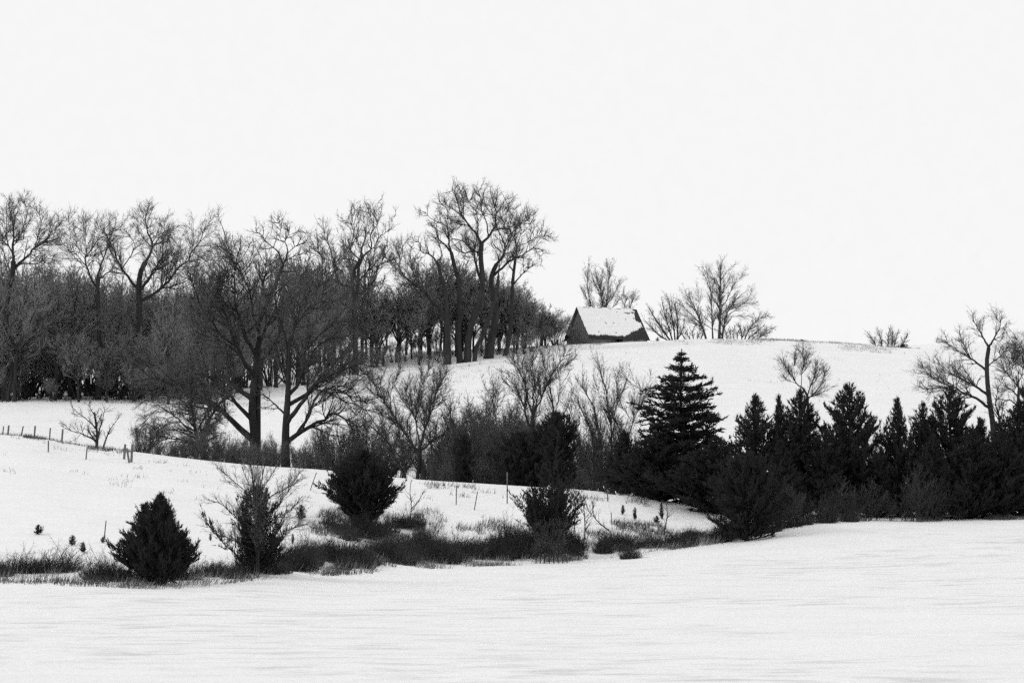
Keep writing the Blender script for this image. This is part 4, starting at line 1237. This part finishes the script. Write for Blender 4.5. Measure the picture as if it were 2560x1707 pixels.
CED = [cedar('red_cedar', 7.0, pf, 60 + i, 'cedar', nb=nb_, ns=ns_, elev=e, spl=sp * 0.85, spw=0.029, upb=ub, rag=rg_)
       for i, (pf, nb_, ns_, e, sp, ub, rg_) in enumerate((
           ([(0, 2.0), (.3, 1.95), (.5, 1.6), (.68, 1.15), (.8, .75), (.9, .4), (.96, .16), (1, .03)], 180, 108, (15, 44), .32, .4, .27),
           ([(0, 1.7), (.25, 1.95), (.5, 1.8), (.7, 1.35), (.82, 1.0), (.91, .55), (1, .05)], 130, 125, (20, 48), .34, .5, .34),
           ([(0, 1.8), (.3, 2.0), (.55, 1.75), (.72, 1.3), (.85, .75), (.93, .32), (1, .03)], 200, 104, (8, 40), .30, .3, .22),
           ([(0, 1.9), (.25, 1.9), (.45, 1.4), (.62, .95), (.78, .55), (.9, .28), (1, .03)], 140, 115, (22, 48), .36, .6, .33)))]
spire = cedar('red_cedar', 7.6, [(0, .8), (.4, .75), (.7, .5), (.85, .26), (1, .04)], 66, 'narrow spire topped cedar in the right thicket', nb=130, ns=44, elev=(40, 70), spl=0.34, spw=0.034, upb=0.9)
put(spire, 1946, Y=156)
cedu = set()
for k, (u, Y, htop, wpx, i, lab) in enumerate((
        (1888, 152, 985, 150, 0, 'pointed cedar right of the tiered evergreen, before the spire topped one'),
        (2000, 153, 972, 150, 2, 'broad cedar in the right thicket below the poking bare tree top'),
        (2122, 154, 958, 165, 1, 'ragged open topped cedar left of the bright snow gap in the thicket'),
        (2242, 153, 995, 135, 3, 'pointed cedar just right of the bright snow gap in the thicket'),
        (2306, 155, 1003, 105, 0, 'cedar with a slim tip between the gap and the gnarled tree'),
        (2374, 156, 968, 165, 1, 'tall dark cedar under the left limbs of the gnarled tree'),
        (2448, 155, 1045, 130, 3, 'cedar at the foot of the gnarled bare tree'),
        (2548, 154, 1000, 190, 2, 'broad black cedar at the right edge of the picture'),
        (1790, 150, 1090, 170, 2, 'low wide cedar filling the right foot of the tiered evergreen'),
        (1640, 154, 1080, 190, 1, 'low wide cedar filling the left foot of the tiered evergreen'),
        (1950, 149, 1100, 130, 3, 'short cedar in the front row under the spire topped one'),
        (2062, 151, 1075, 120, 1, 'short front cedar left of the ragged open topped one'),
        (2188, 152, 1135, 130, 2, 'short front cedar standing below the bright snow gap'),
        (2330, 151, 1085, 140, 3, 'short front cedar below the slim tipped one'),
        (2425, 151, 1070, 150, 0, 'short front cedar right of centre in the black thicket wall'),
        (2500, 151, 1080, 130, 1, 'last short front cedar near the right picture edge'),
        (1348, 167, 1062, 105, 1, 'dark cedar joining the round evergreen to the tall column in the hollow'),
        (2640, 154, 1010, 180, 2, 'cedar just beyond the right picture edge'))):
    p = at_u(u, Y); p[2] -= 0.05
    h = PX(float(u), float(htop), Y)[2] - p[2]
    w = wpx * Y / F
    w *= 1.12
    sc = (w / 3.7, w / 3.7, h / 7.0)
    src = CED[i]
    if i not in cedu:
        cedu.add(i)
        src.location = p; src.scale = sc; src.rotation_euler = (0, 0, k * 1.1); src['label'] = lab
    else:
        copy_tree(src, p, k * 1.1, sc, lab)
# an evergreen top beyond the hackberries at the right edge
p = at_u(2584, 200); h = PX(2584., 818., 200.)[2] - p[2]
copy_tree(CED[1], p, 2.0, (0.75, 0.75, h / 7.0), 'tall evergreen whose tip shows at the right picture edge above the bare trees')

# little seedlings dotted on the knoll
SEED = cedar('cedar_seedling', 1.0, [(0, .26), (.3, .3), (.7, .18), (1, .04)], 70, 'x', 'seedling', nb=34, ns=16, elev=(25, 60), spl=0.14, spw=0.02)
first = True
for (u, v, hp, wpx, lab) in ((1586, 1300, 34, 14, 'small dark cedar seedling on the knoll left of the pointed seedling'), (1652, 1299, 44, 16, 'pointed cedar seedling on the knoll beside a thin bare stem'),
                             (1556, 1286, 26, 14, 'faint seedling on the knoll, leftmost of the three under the thicket'), (1640, 1308, 20, 22, 'low dark tuft at the foot of the pointed seedling'),
                             (102, 1336, 26, 30, 'lone dark tuft on the snowy slope above the left bushes'), (187, 1364, 28, 24, 'small dark tuft uphill of the left field edge bushes'),
                             (213, 1382, 28, 24, 'lower of two small dark tufts near the left cedar'), (262, 1358, 16, 14, 'tiny tuft at the foot of the lone left fence post'),
                             (530, 1352, 20, 10, 'tiny dark seedling between the left cedar and the juniper bush'), (735, 1360, 28, 10, 'slim dark seedling right of the juniper bush'),
                             (755, 1300, 40, 34, 'dark tuft on the slope right of the sapling stems'), (2005, 853, 10, 18, 'tiny dark bush alone on the skyline right of the barn'),
                             (1644, 858, 18, 14, 'small dark bush at the right wall of the barn'), (2258, 871, 18, 40, 'dark low bush at the foot of the pale skyline bush')):
    p = at_uv(u, v, 70, 165) if v > 1000 else at_u(u, 359)
    h = hp * p[1] / F * 0.9; w = wpx * p[1] / F * 0.75
    sc = (w / 0.6, w / 0.6, h)
    if first:
        first = False
        SEED.location = p; SEED.scale = sc; SEED['label'] = lab
        SEED['group'] = 'seedlings and tufts'
    else:
        copy_tree(SEED, p, u * 0.1, sc, lab)

# ---------------------------------------------------------------- saplings and stems at the field edge
traced('bare_sapling', 645, 104.5, [
    (5, 2.5, [(642, 1440), (640, 1330), (632, 1240), (630, 1190), (622, 1150)]),
    (4, 2, [(646, 1440), (648, 1300), (650, 1230), (660, 1170), (668, 1140)])], [
    [(640, 1260), (690, 1235), (720, 1220), (745, 1208)],
    [(640, 1300), (690, 1260), (720, 1210), (740, 1175)],
    [(636, 1250), (600, 1215), (575, 1190), (555, 1170)],
    [(632, 1240), (612, 1195), (600, 1165)],
    [(648, 1300), (700, 1290), (735, 1270), (760, 1240)],
    [(640, 1330), (590, 1290), (560, 1262), (535, 1250)],
    [(642, 1380), (575, 1345), (535, 1320), (515, 1300)],
    [(648, 1360), (710, 1330), (760, 1310), (790, 1320)],
    [(650, 1230), (675, 1190), (690, 1160)]],
    'bare sapling growing up through the juniper bush at the field edge', 80, spread=0.8, sc=0.24, d2=1.8, d3=2.2, d4=3.0, tw=0.42, ang2=(16, 42), trunk_twigs=True, b2=1.0, lf=0.5, twmat=M_twig_pale)
def stem(u, v, w, pts, label, seed, side=()):
    p = at_uv(u, v, 70, 166)
    return traced('bare_sapling', u, p[1], [(w, 1.2, pts)], list(side), label, seed, sc=0.2, d2=0.9, d3=1.0, d4=1.0, tw=0.45, spread=0.5, trunk_twigs=True)
stem(1462, 1350, 3.4, [(1462, 1350), (1462, 1300), (1458, 1262), (1452, 1235)], 'straight thin bare stem right of the vase shaped evergreen', 81, [[(1462, 1310), (1480, 1280), (1484, 1250)], [(1460, 1290), (1445, 1260), (1440, 1226)]])
traced_clump('bare_sapling', 1372, 128.5, [(4, [(1340 + 11 * i, 1398), (1342 + 9 * i, 1360), (1338 + 10 * i + (i % 3) * 6, 1315)]) for i in range(8)], 'loose bare stems under the vase shaped evergreen', 88,
             spread=0.6, sc=0.2, d2=1.6, d3=1.8, d4=2.2, tw=0.5)
stem(1522, 1328, 4.0, [(1522, 1326), (1500, 1308), (1484, 1288), (1481, 1252)], 'bent bare stem curving left out of the brush', 82, [[(1490, 1295), (1470, 1275), (1462, 1245)]])
stem(1664, 1322, 3.2, [(1663, 1320), (1668, 1290), (1668, 1275), (1665, 1252)], 'thin bare stem beside the pointed seedling', 83)
stem(1026, 1300, 3.0, [(1026, 1300), (1028, 1260), (1025, 1230), (1028, 1200)], 'tall thin stem right of the round cedar', 84, [[(1030, 1275), (1048, 1250), (1060, 1228)]])
stem(1812, 1315, 4.5, [(1812, 1330), (1811, 1300), (1808, 1275)], 'dark short stem before the cedar at the field corner', 85)
stem(590, 1370, 4.0, [(589, 1375), (588, 1340), (586, 1300)], 'thin dark stem left of the juniper bush', 86)
stem(1442, 1350, 2.6, [(1440, 1350), (1436, 1310), (1440, 1260), (1446, 1226)], 'wavy thin stem close to the vase shaped evergreen', 87)

# a broken stump in the hollow
sp = at_u(1081, 170)
st = root('tree_stump', sp, 'dark broken stump in the hollow right of the V shaped tree', 'stump')
zz_ = np.linspace(-0.3, 1.55, 9)
V, Fc = tubes(np.stack([0.05 * np.sin(zz_ * 2), 0 * zz_, zz_], 1)[None], (0.26 - 0.05 * zz_ / 1.5 + 0.03 * np.sin(zz_ * 7))[None], 9)
tk = link('trunk', new_mesh('trunk', V, [Fc, np.arange(72, 81)[None]], True), M_dark, st)
rs_ = np.random.RandomState(4)
a_ = np.arange(9) * 0.7
A, Fa = spikes(np.stack([0.16 * np.cos(a_), 0.16 * np.sin(a_), 0 * a_ + 1.45], 1), np.stack([0.18 * np.cos(a_), 0.18 * np.sin(a_), 1.6 + 0.35 * rs_.rand(9)], 1), np.full(9, 0.07), rs_)
link('splinter', new_mesh('splinter', A, [Fa]), M_dark, st)

# ---------------------------------------------------------------- fences
def post_mesh(h, r, rng, tilt=(0, 0)):
    zz = np.linspace(-0.35, h, 6)
    P = np.stack([tilt[0] * np.maximum(zz, 0) / max(h, .1), tilt[1] * zz / max(h, .1), zz], 1)[None]
    V, Fc = tubes(P, (r * np.array([1.05, 1.0, 1.02, 0.97, 1.0, 0.92]))[None], 7)
    return new_mesh('post', V, [Fc, np.arange(35, 42)[None]], True)

def fence(posts, label, wires=(0.45, 0.75, 1.05), name='wire_fence', skip=()):
    """posts: (u, v_top, v_base, u_top, Y or None, radius)"""
    pp = []
    for (u, vt, vb, ut, Y, rr) in posts:
        p = at_u(u, Y) if Y else at_uv(u, vb, 70, 175)
        top = PX(float(ut), float(vt), p[1])
        pp.append((p, top, rr))
    r = root(name, pp[0][0], label, 'fence')
    o0 = pp[0][0]
    for p, top, rr in pp:
        h = max(0.7, top[2] - p[2])
        link('post', post_mesh(h, rr * 0.75, R_, (top[0] - p[0], 0)), M_post, r, p - o0)
    for i in range(len(pp) - 1):
        if i in skip: continue
        a, at = pp[i][0], pp[i][1]; b, bt = pp[i + 1][0], pp[i + 1][1]
        ha, hb = at[2] - a[2], bt[2] - b[2]
        ws = []
        n = 9
        for wz in wires:
            s = np.linspace(0, 1, n)[:, None]
            P = (a + (at - a) * wz / max(1.15, ha)) * (1 - s) + (b + (bt - b) * wz / max(1.15, hb)) * s
            P[:, 1] -= 0.05
            g = ground(P[:, 0], P[:, 1])
            P[:, 2] = np.maximum(P[:, 2], g + wz * 0.5)
            ws.append(tubes((P - o0)[None], np.full((1, n), 0.0016), 3))
        link('wire', new_mesh('wire', *merge(ws)), M_steel, r)
    return r

def crest_Y(u): return float(sm(np.array([u], float), CR_Y)[0])
fence([(9, 1065, 1085, 9, crest_Y(9) + 3, .06), (22, 1063, 1087, 22, crest_Y(22) + 2.5, .09), (55, 1065, 1088, 58, crest_Y(57) + 2, .07), (88, 1064, 1091, 88, crest_Y(88) + 2, .085),
       (126, 1069, 1100, 126, crest_Y(126) + 1.5, .07), (157, 1072, 1105, 157, crest_Y(157) + 1.5, .09)],
      'row of weathered posts along the knoll crest at far left')
fence([(124, 1101, 1131, 121, None, .06), (218, 1117, 1149, 218, None, .055)], 'two pale posts on the near side of the crest at left')
fence([(265, 1301, 1356, 265, None, .04), (777, 1181, 1226, 791, None, .035)], 'lone leaning thin posts on the open left slope', skip=(0,))
fence([(1141, 1215, 1262, 1141, None, .045), (1186, 1228, 1274, 1194, None, .04), (1268, 1180, 1260, 1268, None, .05)],
      'thin dark posts standing in the grass right of the round cedar')
fence([(1518, 1222, 1253, 1518, None, .045), (1528, 1289, 1310, 1528, None, .035)], 'two thin posts on the knoll left of the seedlings')

cp = at_uv(322, 1152, 120, 167)
cr = root('fence_corner', cp, 'dark wooden fence corner of two uprights and a slanting brace', 'fence')
for (u, vt, vb, du, rr, nm) in ((313, 1110, 1148, 0, .11, 'post'), (331, 1111, 1156, 0, .11, 'post'), (326, 1120, 1157, -9, .09, 'brace')):
    q = at_uv(u, vb, 120, 168)
    top = PX(float(u + du), float(vt), q[1])
    link(nm, post_mesh(max(.9, top[2] - q[2]), rr * 0.72, R_, (top[0] - q[0], 0)), M_post, cr, q - cp)

# ---------------------------------------------------------------- brush along the field edge
def brush_mesh(h, w, n, rng, lean=0.0):
    a = rng.rand(n) * 2 * np.pi
    rr = np.sqrt(rng.rand(n)) * w * 0.5
    p0 = np.stack([rr * np.cos(a), rr * np.sin(a) * 0.8, 0 * rr - 0.05], 1)
    hh = h * (1 - 0.55 * (rr / (w * 0.5)) ** 2) * rng.choice([0.3, 0.45, 0.6, 0.8, 1.0, 1.35], n) * rng.uniform(0.85, 1.15, n)
    d = np.stack([np.cos(a) * rr / w * 0.8 + lean, np.sin(a) * rr / w * 0.8, 0 * a + 1], 1) + rng.normal(size=(n, 3)) * 0.28
    d /= np.linalg.norm(d, axis=1, keepdims=True)
    mid = p0 + d * (hh * 0.6)[:, None]
    P = np.stack([p0, mid, mid + (d + rng.normal(size=(n, 3)) * 0.35 + np.array([lean, 0, -0.15])) * (hh * 0.45)[:, None]], 1)
    R = np.stack([np.full(n, .011), np.full(n, .008), np.full(n, .003)], 1) * rng.uniform(0.7, 1.4, n)[:, None]
    P4, R4 = spawn(P, R, rng, 4.0, 0.4, 0.12, 0.35, k=2, wig=0.2, rf=0.7, rmin=0.006)
    return merge([tubes(P, R, 3), tubes(P4, R4, 3)])

BR = []
for i, (h, w, n) in enumerate(((1.0, 1.9, 460), (0.85, 1.6, 380), (1.15, 2.1, 520), (0.7, 1.8, 330))):
    rng = np.random.RandomState(200 + i)
    r = root('brush_clump', (0, 0, 0), 'low dark brush clump in the band along the snowfield edge', 'brush', 'brush clumps along the field edge')
    V, Fs = brush_mesh(h, w, n, rng, 0.12)
    link('stems', new_mesh('stems', V, Fs), (M_brush, M_brush2)[i % 2], r)
    BR.append(r)
rb = np.random.RandomState(9)
spots = []
u = 700.0
while u < 1870:
    ev = float(sm(np.array([u]), EDGE_V)[0])
    if vnoise(np.array([u / 55.0]), np.array([4.2]))[0] < -0.34: u += 14; continue
    for k in range(3 if 740 < u < 1440 else 2):
        lo = rb.uniform(6, 38) if u < 1440 else rb.uniform(4, 24)
        uu = u + rb.normal() * 9
        # pale gaps in the band
        if 780 < uu < 850 and 10 < lo < 34: continue
        if 1440 < uu < 1500 and lo < 26: continue
        if 1590 < uu < 1640 and lo > 20: continue
        if uu > 1580 and lo > 30: continue
        spots.append((uu, ev - lo, rb.choice([0.4, 0.55, 0.7, 0.85, 0.95]) * (1.05 if u < 1440 else 0.95)))
    u += 21
for uu in np.arange(250, 720, 34):
    ev = float(sm(np.array([uu]), EDGE_V)[0])
    spots.append((uu + rb.normal() * 8, ev - rb.uniform(2, 26), rb.uniform(0.45, 0.95)))
for (uu, vv, s) in ((1575, 1396, 0.55), (860, 1335, 0.9), (930, 1345, 1.0), (900, 1338, 1.0), (965, 1332, 0.9), (840, 1325, 0.8), (1000, 1320, 0.8), (880, 1350, 0.8), (1030, 1318, 0.7), (820, 1312, 0.6),
                    (1970, 1318, 0.8), (2010, 1312, 0.7), (2060, 1306, 0.8), (2120, 1304, 0.7), (1930, 1330, 0.7)):
    spots.append((uu, vv, s))
for (uu, vv, s) in spots:
    p = at_uv(uu, vv, 70, 160)
    src = BR[rb.randint(len(BR))]
    sc = (s, s, s * rb.uniform(0.85, 1.25))
    if id(src) not in used:
        used.add(id(src))
        src.location = p; src.scale = sc
    else:
        copy_tree(src, p, rb.rand() * 6.28, sc, src['label'])
for (uu, vv, s, lab) in ((62, 1430, 1.25, 'rounded dark bush at the far left of the field edge'), (152, 1428, 1.45, 'larger rounded dark bush left of the double topped cedar'),
                         (8, 1440, 0.9, 'dark bush cut by the left picture edge'), (100, 1430, 0.9, 'low dark bush joining the two rounded bushes at left')):
    p = at_uv(uu, vv, 70, 160)
    copy_tree(BR[0], p, uu, (s * 0.8, s * 0.8, s * 0.62), lab, 'left field edge bushes')

# grey twiggy shrubs before the cedars
FRONT = [generic('twiggy_shrub', h, 210 + i, 'grey twiggy shrub at the foot of the black cedars', 'shrub', 'shrub', group='twiggy shrubs before the cedars', twmat=M_brush2, mat=M_brush2,
                 sc=0.22, d2=1.3, d3=1.6, d4=2.4, tw=0.6) for i, h in enumerate((2.4, 2.0))]
for (u, Y, s) in ((1965, 144.5, 1.0), (1990, 145, 1.1), (1930, 143, 0.8), (2110, 147, 0.9), (2140, 148, 1.1), (2165, 147.5, 0.8), (2280, 148.5, 1.2), (2310, 148.5, 1.0), (2255, 148.5, 0.9), (2020, 145.5, 0.6), (2060, 146, 0.6), (1945, 142.5, 1.2), (1978, 143.5, 0.7), (2085, 146.5, 1.15), (2125, 146.2, 0.6), (2190, 148, 0.6), (2225, 148, 0.8), (2345, 149, 0.7), (2390, 149.2, 0.6), (2300, 148, 1.4), (1915, 141.5, 0.6)):
    place(FRONT, u, Y, s * rb.uniform(0.8, 1.2), rb, sz=rb.uniform(0.8, 1.3))

# ---------------------------------------------------------------- dry grass poking through the snow
def grass(name, pts, hmin, hmax, w, mat, label, seed, lean=0.25):
    rng = np.random.RandomState(seed)
    n = len(pts)
    d = rng.normal(size=(n, 3)) * 0.32 + np.array([lean, 0, 1.0])
    d /= np.linalg.norm(d, axis=1, keepdims=True)
    ln = rng.uniform(hmin, hmax, n)
    A, Fa = spikes(pts - np.array([0, 0, 0.03]), pts + d * ln[:, None], np.full(n, w) * rng.uniform(0.6, 1.4, n), rng)
    return tag(link(name, new_mesh(name, A, [Fa]), mat), label, 'grass', None, 'stuff')

def scatter(n, ulo, uhi, y_of_u, rng, clump=0.0, thr=0.0, cs=1.6):
    """ground points: columns ulo..uhi, forward distance drawn from y_of_u(u)->(y0,y1), kept where a clump noise is high"""
    u = rng.uniform(ulo, uhi, n)
    y0, y1 = y_of_u(u)
    Y = y0 + (y1 - y0) * rng.rand(n)
    x = (u - IW / 2) / F * Y / 0.998
    k = vnoise(x / cs + 31, Y / (cs * 1.6) + 17) + 0.6 * vnoise(x / cs * 2.7, Y / cs * 2.1 + 5) > thr
    x, Y = x[k], Y[k]
    return np.stack([x, Y, ground(x, Y)], 1)

rg = np.random.RandomState(21)
eY = lambda u: sm(u, EDGE_Y)
cY = lambda u: sm(u, CR_Y)
mid = lambda a, b: (lambda u: (eY(u) + a * (cY(u) - eY(u)), eY(u) + b * (cY(u) - eY(u))))
# knoll right part, thick by the brush, thinner uphill
g1 = np.concatenate([scatter(20000, 820, 1860, mid(-0.02, 0.45), rg, thr=0.16), scatter(12000, 1020, 1760, mid(0.3, 0.85), rg, thr=0.22),
                     scatter(9000, 780, 1060, mid(0.2, 0.5), rg, thr=0.0), scatter(3500, -40, 760, mid(-0.03, 0.10), rg, thr=0.12),
                     scatter(3500, -60, 1900, lambda u: (eY(u) - 1.2, eY(u) + 1.2), rg, thr=0.2), scatter(5000, 1880, 2560, lambda u: (eY(u) - 1.0, eY(u) + 2.0), rg, thr=0.1)])
grass('dry_grass', g1, 0.18, 0.5, 0.011, M_grass, 'dry grass poking through snow on the knoll', 22)
g1b = np.concatenate([scatter(9000, 700, 1880, mid(-0.03, 0.3), rg, thr=0.16, cs=1.1), scatter(4000, 0, 700, mid(-0.03, 0.12), rg, thr=0.16, cs=1.1)])
grass('dry_grass', g1b, 0.25, 0.7, 0.013, M_grass_pale, 'pale bent grass mixed through the brush band', 26, lean=0.5)
g2 = np.concatenate([scatter(2600, 0, 420, mid(0.55, 0.95), rg, thr=0.34), scatter(1500, 60, 330, lambda u: (cY(u) - 9, cY(u) - 6), rg, thr=0.15),
                     scatter(900, -20, 340, lambda u: (cY(u) - 0.8, cY(u) + 0.6), rg, thr=-0.2), scatter(1600, 380, 800, mid(0.5, 0.95), rg, thr=0.36)])
grass('dry_grass', g2, 0.12, 0.34, 0.012, M_grass, 'sparse grass tufts on the open left slope', 23)
g3 = np.concatenate([scatter(9000, 1420, 2300, lambda u: (0 * u + 340, 0 * u + 357), rg, thr=0.18, cs=3), scatter(5000, 1400, 2480, lambda u: (0 * u + 262, 0 * u + 340), rg, thr=0.38, cs=4),
                     scatter(4200, 1900, 2280, lambda u: (0 * u + 355, 0 * u + 358), rg, thr=-0.1, cs=3)])
grass('hill_grass', g3, 0.15, 0.5, 0.016, M_grass_pale, 'thin pale grass on the snowy hilltop', 24)
g4 = np.concatenate([scatter(7000, 560, 1350, lambda u: (0 * u + 196, 0 * u + 325), rg, thr=0.2, cs=3), scatter(6000, -60, 560, lambda u: (0 * u + 258, 0 * u + 285), rg, thr=0.0, cs=3)])
grass('slope_grass', g4, 0.2, 0.6, 0.016, M_grass, 'dry grass and litter on the slope under the trees', 25)

# ---------------------------------------------------------------- tell look-alikes apart by where they stand
ORD = ('first second third fourth fifth sixth seventh eighth ninth tenth eleventh twelfth thirteenth fourteenth fifteenth sixteenth seventeenth '
       'eighteenth nineteenth twentieth twenty-first twenty-second twenty-third twenty-fourth twenty-fifth twenty-sixth twenty-seventh twenty-eighth').split()
def relabel(group, kind, segs, test=None):
    """segs: (upper column, phrase). Within each stretch number from left to right"""
    obs = [o for o in COL.objects if o.parent is None and o.get('group') == group and (test is None or test(o))]
    col = lambda o: IW / 2 + F * o.location.x / o.location.y
    lo = -1e9
    for hi, phrase in segs:
        sel = sorted([o for o in obs if lo <= col(o) < hi], key=col)
        for i, o in enumerate(sel):
            if len(sel) == 1:
                o['label'] = 'lone ' + kind + ' ' + phrase
            elif i < len(ORD):
                o['label'] = ORD[i] + ' ' + kind + ' from the left ' + phrase
        lo = hi

relabel('brush clumps along the field edge', 'dark brush clump', (
    (330, 'left of the double topped cedar'), (560, 'around the double topped cedar foot'), (760, 'around the juniper bush foot'), (900, 'left of the round cedar foot'),
    (1060, 'right of the round cedar foot'), (1190, 'below the thin dark posts'), (1320, 'left of the vase shaped evergreen'), (1460, 'under the vase shaped evergreen'), (1640, 'below the seedlings'),
    (1900, 'beside the field corner cedar'), (9e9, 'under the right thicket')))
relabel('shrubs in the hollow behind the crest', 'bare shrub', (
    (420, 'right of the fence corner'), (540, 'under the low bushy tree'), (640, 'at the leaning oak foot'), (700, 'between the two oaks'), (820, 'right of the clean trunked oak'), (1000, 'behind the round cedar'),
    (1130, 'right of the V shaped tree'), (1200, 'left of the ragged evergreen'), (1260, 'in the central hollow'), (1420, 'around the tall evergreen column'), (1650, 'by the fan of stems'), (1900, 'right of the tiered evergreen'), (9e9, 'rising behind the right thicket')))
relabel('twiggy shrubs before the cedars', 'grey twiggy shrub', (
    (2000, 'right of the field corner cedar'), (2130, 'below the ragged cedar'), (2230, 'below the snow gap'), (9e9, 'below the gnarled tree limbs')))
relabel('low shrubs at the grove foot', 'low bare shrub', ((1080, 'left of the hilltop grove trunks'), (1260, 'among the hilltop grove trunks'), (9e9, 'between grove and barn')))
relabel('taller trees of the grove thicket', 'twiggy thicket tree', ((1000, 'left of the hilltop grove'), (1160, 'behind the left grove trunks'), (9e9, 'behind the right grove trunks')))
relabel('thicket trees under the hilltop grove', 'small dense thicket tree', ((880, 'left of the twin stemmed tree'), (1000, 'right of the twin stemmed tree'), (1100, 'left of the grove trunks'), (1180, 'behind the tallest grove trunks'),
        (1270, 'behind the right grove trunks'), (1340, 'right of the grove'), (9e9, 'nearest the barn')))
relabel('shrubs at the barn gable', 'leaning bare shrub', ((9e9, 'at the left barn gable'),))
relabel('trees of the dense wood', 'front trunk', ((200, 'along the left wood edge'), (9e9, 'along the middle wood edge')), lambda o: o.location.y < 266)
